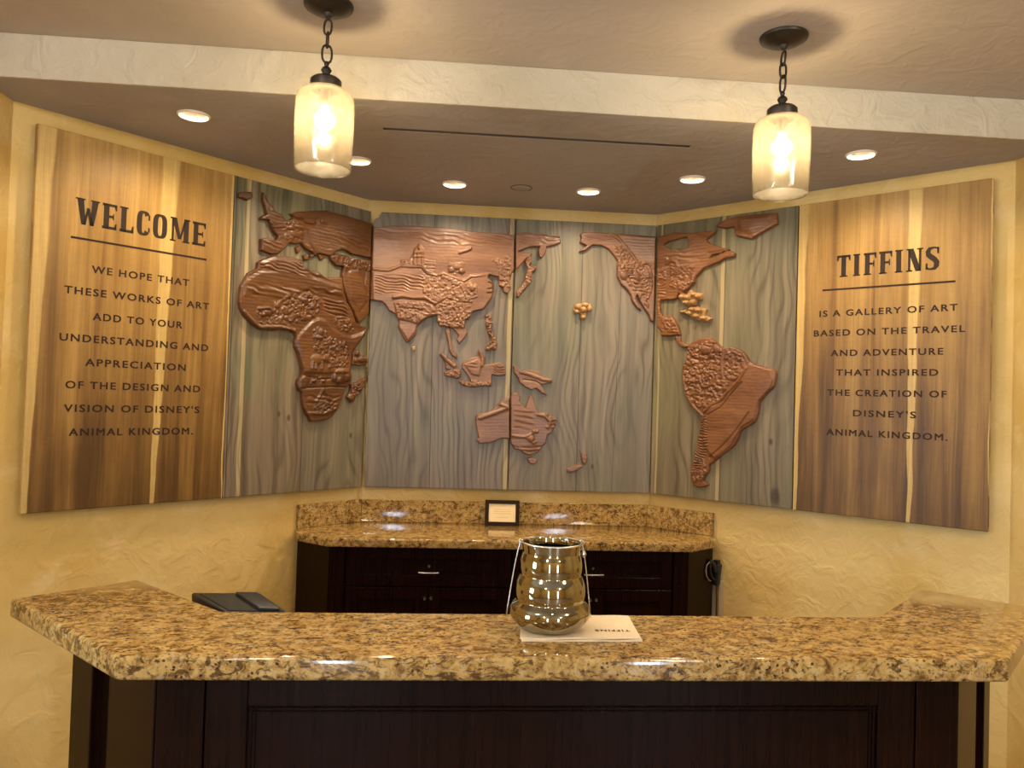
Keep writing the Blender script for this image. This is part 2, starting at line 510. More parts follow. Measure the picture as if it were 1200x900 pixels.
def seeded_glass():
    """ivory seeded glass: part diffusing, part clear"""
    m = bpy.data.materials.new('ivory_seeded_glass')
    m.use_nodes = True
    t = m.node_tree
    t.nodes.remove(t.nodes['Principled BSDF'])
    out = t.nodes['Material Output']
    tc = t.nodes.new('ShaderNodeTexCoord')
    mp = t.nodes.new('ShaderNodeMapping'); mp.inputs['Scale'].default_value = (1, 1, 0.35)
    t.links.new(tc.outputs['Object'], mp.inputs[0])
    nz = t.nodes.new('ShaderNodeTexNoise'); nz.inputs['Scale'].default_value = 120; nz.inputs['Detail'].default_value = 3
    t.links.new(mp.outputs[0], nz.inputs['Vector'])
    rp = t.nodes.new('ShaderNodeValToRGB')
    rp.color_ramp.elements[0].position = 0.38; rp.color_ramp.elements[0].color = (0.047, 0.038, 0.026, 1)
    rp.color_ramp.elements[1].position = 0.62; rp.color_ramp.elements[1].color = (0.080, 0.069, 0.049, 1)
    t.links.new(nz.outputs['Fac'], rp.inputs[0])
    tl = t.nodes.new('ShaderNodeBsdfTranslucent')
    df = t.nodes.new('ShaderNodeBsdfDiffuse')
    t.links.new(rp.outputs[0], tl.inputs[0])
    t.links.new(rp.outputs[0], df.inputs[0])
    a = t.nodes.new('ShaderNodeMixShader'); a.inputs[0].default_value = 0.62
    t.links.new(tl.outputs[0], a.inputs[1]); t.links.new(df.outputs[0], a.inputs[2])
    rf = t.nodes.new('ShaderNodeBsdfRefraction'); rf.inputs[0].default_value = (1.0, 0.93, 0.80, 1)
    rf.inputs['Roughness'].default_value = 0.36; rf.inputs['IOR'].default_value = 1.12
    tr = t.nodes.new('ShaderNodeBsdfTransparent'); tr.inputs[0].default_value = (1.0, 0.93, 0.80, 1)
    k = t.nodes.new('ShaderNodeMixShader'); k.inputs[0].default_value = 0.88
    t.links.new(rf.outputs[0], k.inputs[1]); t.links.new(tr.outputs[0], k.inputs[2])
    b = t.nodes.new('ShaderNodeMixShader'); b.inputs[0].default_value = 0.50
    t.links.new(a.outputs[0], b.inputs[1]); t.links.new(k.outputs[0], b.inputs[2])
    gl = t.nodes.new('ShaderNodeBsdfGlossy'); gl.inputs['Roughness'].default_value = 0.12
    c = t.nodes.new('ShaderNodeMixShader'); c.inputs[0].default_value = 0.05
    bp = t.nodes.new('ShaderNodeBump'); bp.inputs['Strength'].default_value = 0.4; bp.inputs['Distance'].default_value = 0.002
    t.links.new(nz.outputs['Fac'], bp.inputs['Height']); t.links.new(bp.outputs[0], gl.inputs['Normal'])
    t.links.new(b.outputs[0], c.inputs[1]); t.links.new(gl.outputs[0], c.inputs[2])
    t.links.new(c.outputs[0], out.inputs[0])
    return m
M_SHADE = seeded_glass()

def clear_glass(name, tint=(0.96, 0.97, 0.98), ior=1.45):
    M = Mat(name, 0.02, 0.5)
    M.color(tint)
    M.b.inputs['Transmission Weight'].default_value = 1.0
    M.b.inputs['IOR'].default_value = ior
    return M.m
M_CLEAR = clear_glass('clear_glass', ior=1.18)
M_ACRYL = clear_glass('clear_acrylic', (0.95, 0.96, 0.99), 1.3)

def mercury():
    M = Mat('mercury_glass', 0.035, 0.5, 1.0)
    x, y, z = M.coord()
    n = M.noise(M.vec(x, y, z), 22, 4, 0.6)
    M.color(M.ramp(n, [(0.3, (0.31, 0.27, 0.18)), (0.7, (0.44, 0.40, 0.29))]))
    return M.m
M_MERCURY = mercury()

# ------------------------------------------------------------------ room shell
R2 = math.sqrt(2.0)
YB = 4.593                 # rear wall of the alcove
XC = 0.87                  # where the 45-degree walls start
XS, YS = 2.18, 3.283       # where they end
SOF, CEI, FAS = 2.882, 3.05, 3.027
TH = 0.12

def wall_strip(name, pts, z0, z1, mat):
    """wall along plan points, thickness pushed to the left of travel"""
    bm = bmesh.new()
    P = [Vector(p) for p in pts]
    off = []
    for i in range(len(P)):
        ns = []
        if i > 0:
            d = (P[i] - P[i - 1]).normalized(); ns.append(Vector((-d.y, d.x)))
        if i < len(P) - 1:
            d = (P[i + 1] - P[i]).normalized(); ns.append(Vector((-d.y, d.x)))
        n = sum(ns, Vector((0, 0))).normalized()
        off.append(P[i] + n * (TH / max(0.3, n.dot(ns[0]))))
    prism(bm, [tuple(p) for p in P] + [tuple(p) for p in off[::-1]], z0, z1)
    o = done(name, bm, mat)
    return S_(o, kind='structure')

XO, YR, YW = 4.3, -2.9, 1.9
# walls (travel so that the left side is outside)
wall_strip('wall_back', [(-XC, YB), (XC, YB)], 0, 3.1, M_WALL)
wall_strip('wall_left', [(-XS, YS), (-XC, YB)], 0, 3.1, M_WALL)
wall_strip('wall_right', [(XC, YB), (XS, YS)], 0, 3.1, M_WALL)
wall_strip('wall_left_return', [(-XO, YW), (-XS, YW), (-XS, YS)], 0, 3.1, M_WALL)
wall_strip('wall_right_return', [(XS, YS), (XS, YW), (XO, YW)], 0, 3.1, M_WALL)
bm = bmesh.new()
for y0, y1, z0, z1 in ((YR - .1, .0, 0, 3.1), (1.2, YW + .1, 0, 3.1), (.0, 1.2, 0, .85), (.0, 1.2, 2.25, 3.1)):
    box(bm, -XO - TH, -XO, y0, y1, z0, z1)
S_(done('wall_left_side', bm, M_WALL), kind='structure')
wall_strip('wall_right_side', [(XO, YW), (XO, YR)], 0, 3.1, M_WALL)
bm = bmesh.new()
for x0, x1, z0, z1 in ((1.64, XO + .1, 0, 3.1), (-XO - .1, -1.45, 0, 3.1), (-1.05, 1.24, 0, 3.1), (-1.45, -1.05, 2.4, 3.1), (1.24, 1.64, 2.4, 3.1)):
    box(bm, x0, x1, YR - TH, YR, z0, z1)
S_(done('wall_rear', bm, M_WALL), kind='structure')
# pair of glazed doors behind the camera
M_DOORGLASS = bpy.data.materials.new('door_pane')
M_DOORGLASS.use_nodes = True
_t = M_DOORGLASS.node_tree
_t.nodes.remove(_t.nodes['Principled BSDF'])
_a = _t.nodes.new('ShaderNodeBsdfTransparent'); _g = _t.nodes.new('ShaderNodeBsdfGlossy'); _g.inputs['Roughness'].default_value = 0.03
_m = _t.nodes.new('ShaderNodeMixShader'); _m.inputs[0].default_value = 0.06
_t.links.new(_a.outputs[0], _m.inputs[1]); _t.links.new(_g.outputs[0], _m.inputs[2])
_t.links.new(_m.outputs[0], _t.nodes['Material Output'].inputs[0])
for k, (xa, xb) in enumerate(((-1.45, -1.05), (1.24, 1.64))):
    bm = bmesh.new()
    for x0, x1, z0, z1 in ((xa, xa + .07, 0, 2.4), (xb - .07, xb, 0, 2.4), (xa + .07, xb - .07, 0, .2), (xa + .07, xb - .07, 2.3, 2.4)):
        box(bm, x0, x1, YR - .08, YR - .03, z0, z1)
    dr = S_(done('door_%d' % (k + 1), bm, M_DARK), kind='structure')
    bm = bmesh.new()
    box(bm, xa + .06, xb - .06, YR - .058, YR - .052, .19, 2.31)
    done('pane', bm, M_DOORGLASS, dr)
bm = bmesh.new()
for y0, y1, z0, z1 in ((.0, .06, .85, 2.25), (1.14, 1.2, .85, 2.25), (.06, 1.14, .85, .92), (.06, 1.14, 2.18, 2.25), (.06, 1.14, 1.53, 1.57)):
    box(bm, -XO - .08, -XO - .03, y0, y1, z0, z1)
dr = S_(done('window_1', bm, M_DARK), kind='structure')
bm = bmesh.new()
box(bm, -XO - .058, -XO - .052, .05, 1.15, .91, 2.19)
done('pane', bm, M_DOORGLASS, dr)

bm = bmesh.new()
prism(bm, [(-XO - .1, YR - .1), (XO + .1, YR - .1), (XO + .1, YW + .1), (XS + .1, YW + .1), (XS + .1, YS), (XC + .1, YB + .1), (-XC - .1, YB + .1), (-XS - .1, YS), (-XS - .1, YW + .1), (-XO - .1, YW + .1)], -0.1, 0.0)
S_(done('floor', bm, M_FLOOR), kind='structure')

# main ceiling, stopping at the drop beam
bm = bmesh.new()
prism(bm, [(-XO - .1, YR - .1), (XO + .1, YR - .1), (XO + .1, YW + .02), (XS + .1, YW + .02), (XS + .1, FAS + .1), (-XS - .1, FAS + .1), (-XS - .1, YW + .02), (-XO - .1, YW + .02)], CEI, CEI + .1)
S_(done('ceiling', bm, M_CEIL), kind='structure')
bm = bmesh.new()
box(bm, -XS - .01, XS + .01, FAS, FAS + .014, SOF - .001, CEI, .003)
S_(done('trim_1', bm, M_TRIM), kind='structure')

# lowered alcove ceiling with round cut-outs for the cans and a slot
CANS = [(-1.475, 3.328), (-0.848, 3.833), (-0.368, 4.158), (0.368, 4.158), (0.848, 3.833), (1.470, 3.328)]
SLOT = (-0.683, 0.683, 3.342, 3.374)
bm = bmesh.new()
def loop(bm, pts, z):
    vs = [bm.verts.new((x, y, z)) for x, y in pts]
    return [bm.edges.new((vs[i], vs[(i + 1) % len(vs)])) for i in range(len(vs))]
outer = [(-XS - .02, FAS + .013), (XS + .02, FAS + .013), (XS + .02, YS + .02), (XC + .02, YB + .03), (-XC - .02, YB + .03), (-XS - .02, YS + .02)]
holes = [[(cx + .057 * math.cos(2 * math.pi * i / 40), cy + .057 * math.sin(2 * math.pi * i / 40)) for i in range(40)] for cx, cy in CANS]
holes.append([(SLOT[0], SLOT[2]), (SLOT[1], SLOT[2]), (SLOT[1], SLOT[3]), (SLOT[0], SLOT[3])])
es = loop(bm, outer, SOF)
for h in holes: es += loop(bm, h, SOF)
bmesh.ops.triangle_fill(bm, use_beauty=True, use_dissolve=False, edges=es, normal=(0, 0, -1))
r = bmesh.ops.extrude_face_region(bm, geom=bm.faces[:])
bmesh.ops.translate(bm, vec=(0, 0, .09), verts=[g for g in r['geom'] if isinstance(g, bmesh.types.BMVert)])
sof = S_(done('ceiling_alcove', bm, M_SOFFIT), kind='structure')
# solid black bar behind the slot, its colour stands in for the shade inside
bm = bmesh.new()
box(bm, SLOT[0] - .01, SLOT[1] + .01, SLOT[2] - .004, SLOT[3] + .004, SOF + .0015, SOF + .03)
o = S_(done('slot_shade_bar', bm, M_BLACK), kind='structure')

# ------------------------------------------------------------------ recessed downlights
def downlight_parts():
    a = bmesh.new()
    lathe(a, [(.0555, .004), (.0560, -.004), (.0585, -.0065), (.0655, -.005), (.0675, -.001), (.0675, .001)], 48)
    b = bmesh.new()
    lathe(b, [(.0552, -.003), (.0535, .02), (.047, .045), (.040, .060), (.040, .064), (.0549, .064), (.0555, -.001)], 48)
    c = bmesh.new()
    lathe(c, [(0, .0595), (.030, .0592), (.0415, .0612)], 48)
    return a, b, c
DL_LABEL = ['glowing recessed downlight above the board that says welcome',
            'glowing recessed downlight partly hidden behind the glass of a pendant',
            'glowing recessed downlight above the carved Asia board',
            'glowing recessed downlight above the carved Pacific board',
            'glowing recessed downlight above the carved Americas board',
            'glowing recessed downlight above the board about a gallery of art']
_a, _b, _c = downlight_parts()
first = thing('downlight', DL_LABEL[0], 'ceiling light', (*CANS[0], SOF), group='recessed downlights over the boards')
parts = [done('trim_ring', _a, M_WHITE, first, 0.9), done('reflector', _b, M_WHITE, first, 0.9), done('lens', _c, M_LENS, first, 3.2)]
for i, (cx, cy) in enumerate(CANS):
    if i:
        t = first.copy(); COL.objects.link(t); t.location = (cx, cy, SOF)
        t['label'] = DL_LABEL[i]
        for q in parts:
            c = q.copy(); COL.objects.link(c); c.parent = t
    lamp('downlight_beam', 'SPOT', (cx, cy, SOF + .008), DOWNLIGHT_W, (1.0, 0.79, 0.53),
         spot_size=math.radians(158), spot_blend=1.0, shadow_soft_size=0.022)
# small concealed sprinkler cap
t = thing('sprinkler_cap', 'small flat round cover plate on the lowered ceiling between two downlights', 'sprinkler cover', (-0.003, 4.16, SOF))
bm = bmesh.new()
lathe(bm, [(0, -.004), (.050, -.004), (.054, -.002), (.054, .0), (0, .0)], 40)
done('cover_plate', bm, M_SOFFIT, t, 0.8)
bm = bmesh.new()
lathe(bm, [(.054, -.0005), (.058, -.0025), (.060, .0), (.054, .0)], 40)
done('rim', bm, M_IRON, t, 0.8)

# ------------------------------------------------------------------ wood boards
ZB, BH, BT = 1.1882, 1.6143, 0.030
RL, RR = math.radians(45), math.radians(-45)
BOARDS = {'sign_l': ((-2.0899, 3.3027), RL, .8830), 'map_l': ((-1.4638, 3.9288), RL, .8655),
          'map_cl': ((-.842, 4.5426), 0, .8435), 'map_cr': ((.0050, 4.5426), 0, .852),
          'map_r': ((.8585, 4.5341), RR, .8495), 'sign_r': ((1.4631, 3.9295), RR, .8855)}

def board(key, name, label, cat, mat, group, outline=None):
    (x, y), rz, w = BOARDS[key]
    t = thing(name, label, cat, (x, y, ZB), rz, group)
    bm = bmesh.new()
    pts = outline or [(0, 0), (w, 0), (w, BH), (0, BH)]
    vprism(bm, pts, 0, BT)
    bmesh.ops.recalc_face_normals(bm, faces=bm.faces[:])
    bmesh.ops.bevel(bm, geom=[e for e in bm.edges if all(abs(v.co.y) < 1e-6 for v in e.verts)], offset=.0035, segments=2, affect='EDGES', profile=.5)
    done('board', bm, mat, t)
    for z in (.28, 1.30):
        bm = bmesh.new()
        box(bm, .08, w - .08, BT, .0500, z, z + .07)
        done('mounting_batten', bm, M_DARK, t)
    return t

G_SIGN, G_MAP = 'lettered boards at the ends of the map', 'carved world map boards'
b_sl = board('sign_l', 'sign_board', 'tall walnut board with welcome as its dark lettered heading', 'sign', M_SIGN_A, G_SIGN)
b_ml = board('map_l', 'map_board', 'sage-stained map board with carved Africa and Europe', 'wall map', M_MAP_L, G_MAP)
w = BOARDS['map_cl'][2]
b_cl = board('map_cl', 'map_board', 'sage-stained map board with carved Asia and a stepped temple', 'wall map', M_MAP_CL, G_MAP,
             [(.004, 0), (w, 0), (w, BH), (.052, BH), (.040, BH - .03), (.012, BH - .045), (.002, BH - .085)])
b_cr = board('map_cr', 'map_board', 'sage-stained map board with New Guinea, the open Pacific and Alaska', 'wall map', M_MAP_CR, G_MAP)
b_mr = board('map_r', 'map_board', 'sage-stained map board with carved South America and Greenland', 'wall map', M_MAP_R, G_MAP)
b_sr = board('sign_r', 'sign_board', 'tall walnut board lettered as a gallery of art based on travel', 'sign', M_SIGN_B, G_SIGN)
BD = {'sign_l': b_sl, 'map_l': b_ml, 'map_cl': b_cl, 'map_cr': b_cr, 'map_r': b_mr, 'sign_r': b_sr}

# ------------------------------------------------------------------ carved landmasses (relief height fields, outlines in mm on their board)
TRACE = {"island_a":{"board":"map_l","o":[[15,1529],[46,1541],[86,1549],[92,1518],[62,1498],[40,1503],[15,1503]],"f":[]},
"europe":{"board":"map_l","o":[[146,1564],[157,1553],[167,1535],[189,1508],[211,1498],[224,1477],[262,1470],[279,1441],[315,1454],[332,1469],[307,1482],[357,1505],[473,1533],[538,1550],[615,1547],[694,1547],[775,1543],[875,1539],[880,1337],[825,1334],[784,1336],[723,1334],[690,1348],[648,1351],[614,1332],[573,1299],[530,1302],[494,1302],[476,1285],[457,1303],[428,1308],[402,1321],[386,1337],[347,1328],[312,1326],[287,1297],[263,1272],[242,1255],[205,1249],[163,1256],[145,1261],[149,1284],[145,1320],[180,1330],[230,1328],[241,1349],[212,1373],[194,1400],[187,1423],[164,1420],[141,1419],[141,1434],[171,1452],[161,1482],[145,1519]],"f":[["s",[[314,1482],[341,1465],[385,1467],[404,1449],[451,1450],[478,1467],[480,1487]],10.6,-7],["s",[[503,1492],[513,1474],[546,1476]],8.6,-6],["s",[[198,1398],[282,1415],[316,1428]],7.7,-5],["x",[[620,1423],[862,1459],[867,1351],[702,1357],[622,1375]],"wave",1.6,28.8],["s",[[396,1428],[435,1358],[483,1307]],14.4,5],["s",[[172,1429],[215,1393],[291,1415]],9.6,5],["b",[313,1408],25,14.4,8],["b",[369,1423],35,14.4,6],["b",[344,1380],40,19.2,5],["x",[[281,1428],[386,1445],[385,1364],[286,1331]],"blob",3,12.5],["x",[[152,1314],[260,1341],[287,1301],[237,1262],[154,1263]],"wave",1.5,24.0]]},
"italy":{"board":"map_l","o":[[352,1311],[373,1323],[390,1303],[367,1278]],"f":[]},
"greece":{"board":"map_l","o":[[402,1278],[429,1288],[442,1273],[439,1257],[412,1251]],"f":[]},
"balkan":{"board":"map_l","o":[[449,1290],[474,1298],[470,1276],[450,1271]],"f":[]},
"crimea":{"board":"map_l","o":[[497,1298],[541,1299],[535,1279],[515,1265]],"f":[]},
"arabia":{"board":"map_l","o":[[574,1303],[617,1324],[670,1324],[736,1315],[810,1319],[882,1329],[879,1102],[870,1090],[869,1050],[855,1004],[825,975],[789,947],[770,970],[750,1007],[711,1057],[688,1103],[668,1158],[660,1210],[667,1255],[620,1253],[584,1276]],"f":[["x",[[583,1304],[872,1322],[875,1262],[667,1250]],"blob",3.5,13.4],["p",[[691,1234],[775,1257],[815,1193],[845,1087],[786,1011],[722,1082]],3,19.2],["s",[[825,1254],[816,1173],[850,1123]],12.0,-4]]},
"africa":{"board":"map_l","o":[[131,1196],[152,1213],[193,1232],[225,1243],[260,1246],[291,1256],[343,1255],[391,1249],[398,1218],[425,1213],[444,1200],[494,1205],[519,1194],[546,1179],[605,1186],[658,1195],[665,1163],[679,1111],[699,1062],[737,1016],[767,952],[802,938],[842,935],[849,918],[835,877],[809,852],[777,813],[748,776],[740,742],[739,707],[740,668],[751,639],[749,611],[732,585],[707,569],[698,545],[688,511],[677,482],[667,452],[650,435],[633,416],[611,399],[566,385],[522,382],[483,380],[474,403],[457,417],[448,436],[436,459],[430,477],[422,537],[403,550],[394,568],[390,586],[395,605],[418,629],[420,661],[410,688],[398,720],[386,751],[369,779],[365,809],[372,833],[363,850],[339,862],[313,862],[280,863],[237,853],[197,856],[162,852],[132,865],[113,876],[88,896],[64,915],[43,949],[36,977],[38,1020],[41,1061],[60,1096],[80,1134],[106,1151],[129,1166]],"f":[["p",[[51,1087],[135,1151],[335,1190],[555,1157],[660,1143],[675,1077],[446,1095],[291,1020],[140,1033],[55,1009]],4,24.0],["p",[[133,1195],[230,1237],[386,1244],[554,1176],[624,1167],[389,1171],[183,1163]],3,19.2],["x",[[51,1087],[660,1143],[675,1077],[55,1000]],"wave",1.8,33.6],["x",[[133,1199],[386,1244],[641,1159],[135,1151]],"wave",1.2,19.2],["s",[[63,932],[147,862],[271,878],[360,864]],14.4,6],["x",[[230,1004],[315,1042],[447,1072],[531,1049],[496,970],[400,914],[295,912],[233,942]],"blob",5,15.4],["x",[[124,939],[254,926],[349,881],[147,862]],"blob",4,14.4],["x",[[525,1077],[687,1068],[726,985],[669,931],[540,984]],"wave",3,21.6],["b",[188,941],30,16.8,10],["b",[164,930],15,12.0,12],["s",[[143,958],[202,970],[222,950]],10.6,9],["b",[386,995],22.5,12.5,6],["s",[[402,1001],[414,1017]],8.6,6],["b",[420,1019],10.0,6.2,7],["s",[[369,989],[367,968]],6.2,5],["s",[[400,992],[404,972]],6.2,5],["s",[[417,1022],[411,1035]],4.8,5],["b",[411,1035],25,16.8,10],["b",[461,1004],17.5,19.2,10],["p",[[369,828],[412,878],[465,929],[508,950],[553,943],[600,905],[672,873],[732,868],[804,894],[840,917],[817,865],[748,781],[735,663],[693,651],[423,638],[397,729]],7,19.2],["x",[[477,893],[538,899],[603,838],[710,818],[704,691],[605,676],[539,748],[471,781]],"blob",5,12.5],["x",[[598,962],[716,955],[754,900],[659,891]],"blob",4,11.5],["b",[501,722],42.0,27.7,7],["b",[554,730],21.0,20.2,8],["s",[[572,726],[588,702],[583,682]],12.1,7],["s",[[473,705],[472,671]],13.1,7],["s",[[493,707],[495,672]],13.1,7],["s",[[531,709],[535,674]],13.1,7],["b",[542,729],11.6,17.6,11],["b",[526,785],20.2,11.2,6],["s",[[511,788],[498,799]],7.8,6],["b",[493,801],9.0,5.6,7],["s",[[510,779],[508,760]],5.6,5],["s",[[540,781],[543,762]],5.6,5],["s",[[495,803],[500,816]],4.3,5],["b",[594,790],20.2,11.2,6],["s",[[609,795],[622,809]],7.8,6],["b",[627,811],9.0,5.6,7],["s",[[578,784],[576,765]],5.6,5],["s",[[608,786],[612,767]],5.6,5],["s",[[624,813],[618,826]],4.3,5],["b",[517,873],20,24.0,11],["b",[507,840],30,12.5,10],["p",[[397,610],[434,630],[457,603],[448,561],[405,559]],5,14.4],["b",[490,604],15.8,8.7,6],["s",[[501,608],[510,618]],6.0,6],["b",[514,620],7.0,4.4,7],["s",[[478,600],[476,586]],4.4,5],["s",[[500,601],[503,587]],4.4,5],["s",[[512,622],[508,631]],3.4,5],["b",[557,607],15.8,8.7,6],["s",[[545,610],[534,619]],6.0,6],["b",[530,620],7.0,4.4,7],["s",[[544,603],[542,588]],4.4,5],["s",[[567,604],[570,589]],4.4,5],["s",[[532,622],[536,632]],3.4,5],["s",[[456,626],[534,615],[602,618]],9.6,-6],["b",[676,641],60,43.2,9],["b",[712,638],25,31.2,13],["b",[654,616],20,24.0,12],["b",[624,629],15,24.0,12],["s",[[675,660],[690,603]],7.7,-5],["s",[[426,560],[603,575],[721,575]],9.6,-5],["s",[[517,493],[559,560],[607,499]],10.6,4],["x",[[506,483],[630,485],[633,428],[508,427]],"blob",4.5,10.6],["s",[[465,427],[559,423],[643,452]],10.6,5],["x",[[438,547],[686,554],[667,457],[442,454]],"wave",1.5,28.8]]},
"madagascar":{"board":"map_l","o":[[852,639],[860,614],[831,554],[789,528],[778,493],[754,490],[723,521],[746,551],[750,595],[792,607]],"f":[["x",[[755,605],[853,629],[819,539],[747,517]],"blob",6,12.5],["b",[753,517],20,19.2,6],["s",[[847,629],[823,588]],14.4,5]]},
"isle_b":{"board":"map_l","o":[[754,782],[771,795],[796,794],[816,761],[872,765],[877,720],[812,702],[751,708]],"f":[["b",[784,774],15,19.2,9],["b",[817,741],25,19.2,10],["b",[774,734],15,16.8,8],["b",[854,744],15,19.2,8]]},
"asia":{"board":"map_cl","o":[[0,1526],[35,1520],[125,1533],[233,1538],[334,1536],[451,1538],[586,1523],[756,1519],[834,1513],[842,1304],[829,1284],[817,1237],[829,1193],[809,1160],[783,1169],[774,1196],[753,1207],[749,1257],[697,1267],[688,1252],[716,1228],[721,1148],[709,1122],[697,1100],[668,1062],[635,1055],[602,1044],[594,1016],[563,996],[559,963],[558,951],[579,922],[560,886],[529,851],[515,876],[524,903],[498,934],[470,950],[437,952],[412,952],[396,982],[393,1016],[343,1000],[303,970],[280,944],[276,900],[256,876],[230,850],[213,860],[189,899],[166,942],[174,965],[150,1013],[114,1032],[96,1061],[75,1081],[-2,1092]],"f":[["x",[[2,1520],[832,1509],[835,1416],[5,1436]],"wave",1.6,24.0],["p",[[9,1268],[106,1266],[175,1294],[296,1298],[326,1262],[385,1251],[418,1261],[545,1225],[595,1256],[700,1265],[721,1139],[668,1065],[558,947],[395,940],[128,989],[17,1093]],5,12.0],["s",[[10,1273],[106,1269],[175,1299],[233,1295],[296,1301],[326,1266],[385,1251],[426,1263],[469,1243],[545,1225],[586,1254],[645,1263],[700,1272]],12.5,7],["s",[[19,1260],[106,1258],[175,1286],[292,1289],[325,1253],[385,1241],[427,1253],[546,1215],[595,1247]],9.6,-5],["p",[[175,1299],[199,1332],[224,1337],[243,1376],[248,1405],[271,1423],[283,1426],[300,1406],[307,1379],[315,1345],[340,1338],[374,1335],[381,1260],[326,1266],[296,1301]],5,7.7],["p",[[245,1334],[248,1389],[275,1415],[301,1391],[309,1337],[310,1307],[245,1304]],5,6.7],["s",[[251,1376],[304,1379]],6.2,5],["s",[[248,1353],[310,1356]],6.2,5],["s",[[264,1372],[266,1309]],5.8,-5],["s",[[289,1374],[291,1311]],5.8,-5],["s",[[278,1400],[277,1429]],7.7,7],["x",[[174,1330],[244,1338],[246,1303],[183,1300]],"blob",3.5,10.6],["s",[[316,1328],[374,1327]],5.8,-4],["s",[[316,1307],[375,1306]],5.8,-4],["s",[[321,1287],[375,1285]],5.8,-4],["b",[500,1307],40,20.2,9],["b",[472,1289],20,19.2,8],["b",[531,1283],20,16.8,8],["x",[[454,1326],[542,1330],[548,1263],[456,1263]],"blob",3.5,10.6],["s",[[516,1391],[540,1400],[563,1407],[581,1423]],11.5,8],["b",[574,1414],13.0,7.7,9],["x",[[710,1359],[811,1381],[825,1194],[757,1200],[749,1327]],"blob",4.5,13.4],["x",[[20,1244],[135,1257],[318,1257],[321,1164],[123,1122],[24,1118]],"wave",2.2,17.3],["x",[[310,1231],[427,1253],[622,1203],[625,1110],[550,1090],[399,1092],[314,1130]],"blob",4.5,12.5],["s",[[140,1111],[189,1121],[248,1111],[323,1118],[365,1091],[389,1083]],12.5,7],["s",[[140,1096],[198,1109],[265,1102],[332,1098],[383,1073],[448,1116],[516,1097],[591,1096]],8.6,-6],["p",[[141,1081],[207,1099],[323,1097],[379,1066],[388,1020],[335,997],[286,961],[271,910],[231,859],[179,932]],4,9.6],["x",[[157,1082],[374,1082],[384,1024],[286,978],[169,990]],"blob",4.5,11.5],["s",[[167,1045],[267,1049],[326,1030]],9.6,-4],["x",[[391,1083],[448,1111],[583,1091],[585,1032],[558,947],[513,936],[403,957]],"blob",6,12.5],["b",[467,1061],22.0,14.5,7],["b",[491,1065],11.0,10.6,8],["s",[[500,1062],[507,1049],[505,1038]],6.3,7],["s",[[453,1052],[452,1033]],6.9,7],["s",[[463,1053],[463,1033]],6.9,7],["s",[[481,1053],[483,1034]],6.9,7],["b",[486,1065],6.1,9.2,11],["b",[346,1157],22.5,12.5,6],["s",[[361,1163],[373,1178]],8.6,6],["b",[378,1181],10.0,6.2,7],["s",[[330,1151],[328,1129]],6.2,5],["s",[[359,1153],[363,1130]],6.2,5],["s",[[376,1184],[370,1199]],4.8,5],["b",[597,1185],20,24.0,9],["s",[[719,1215],[690,1221]],7.7,-6],["s",[[720,1188],[687,1182]],7.7,-6],["s",[[721,1161],[686,1158]],7.7,-6]]},
"malay":{"board":"map_cl","o":[[442,942],[475,945],[478,910],[485,868],[494,826],[519,795],[523,763],[492,781],[471,813],[466,859],[453,901]],"f":[]},
"ceylon":{"board":"map_cl","o":[[254,826],[271,832],[276,810],[258,801]],"f":[]},
"sumatra":{"board":"map_cl","o":[[415,790],[433,801],[461,775],[493,759],[519,736],[522,708],[545,699],[548,667],[532,647],[503,654],[449,663],[447,682],[478,698],[455,702],[449,741]],"f":[["s",[[434,786],[468,750],[503,721]],14.4,6],["x",[[453,699],[541,693],[543,656],[454,665]],"blob",5,11.5]]},
"borneo":{"board":"map_cl","o":[[551,736],[562,751],[610,778],[642,783],[646,832],[665,807],[687,783],[681,734],[717,742],[771,754],[802,738],[812,679],[765,672],[730,678],[729,637],[735,609],[683,610],[607,598],[557,610],[529,632],[564,640],[606,632],[581,674],[550,712]],"f":[["p",[[561,736],[648,773],[670,740],[656,664],[605,675]],4,14.4],["x",[[561,736],[648,773],[655,689],[596,687]],"wave",1.5,19.2],["x",[[539,634],[724,636],[729,611],[557,610]],"blob",5,10.6],["x",[[729,742],[802,736],[807,681],[731,681]],"wave",3,14.4],["s",[[651,819],[669,774],[669,731]],12.0,7]]},
"philippines":{"board":"map_cl","o":[[678,1034],[712,1029],[723,987],[716,944],[743,903],[757,861],[747,819],[726,831],[710,816],[684,821],[692,849],[716,877],[698,918],[682,968]],"f":[["x",[[679,1032],[750,1030],[756,819],[686,816]],"blob",6,11.5]]},
"taiwan":{"board":"map_cl","o":[[565,1018],[584,1024],[593,1005],[576,995]],"f":[]},
"aus_w":{"board":"map_cl","o":[[838,545],[846,302],[802,304],[760,288],[735,275],[702,275],[668,269],[647,292],[661,304],[651,344],[644,377],[641,419],[648,443],[696,454],[738,471],[754,486],[779,516],[807,535],[822,544]],"f":[["s",[[664,420],[722,443],[780,465],[813,483]],14.4,5],["s",[[672,410],[731,432],[789,457],[835,475]],9.6,-5],["s",[[779,507],[826,492],[837,477]],12.5,6]]},
"siberia":{"board":"map_cr","o":[[-3,1524],[17,1529],[83,1534],[99,1529],[186,1528],[194,1517],[264,1521],[268,1479],[234,1463],[183,1451],[187,1441],[175,1404],[155,1380],[141,1388],[133,1425],[142,1449],[81,1444],[26,1420],[11,1414],[46,1412],[92,1416],[98,1401],[85,1385],[63,1373],[48,1352],[4,1302]],"f":[["x",[[-3,1524],[264,1521],[234,1463],[0,1422]],"wave",1.5,24.0],["s",[[-1,1521],[89,1526],[186,1522],[259,1513]],9.6,5]]},
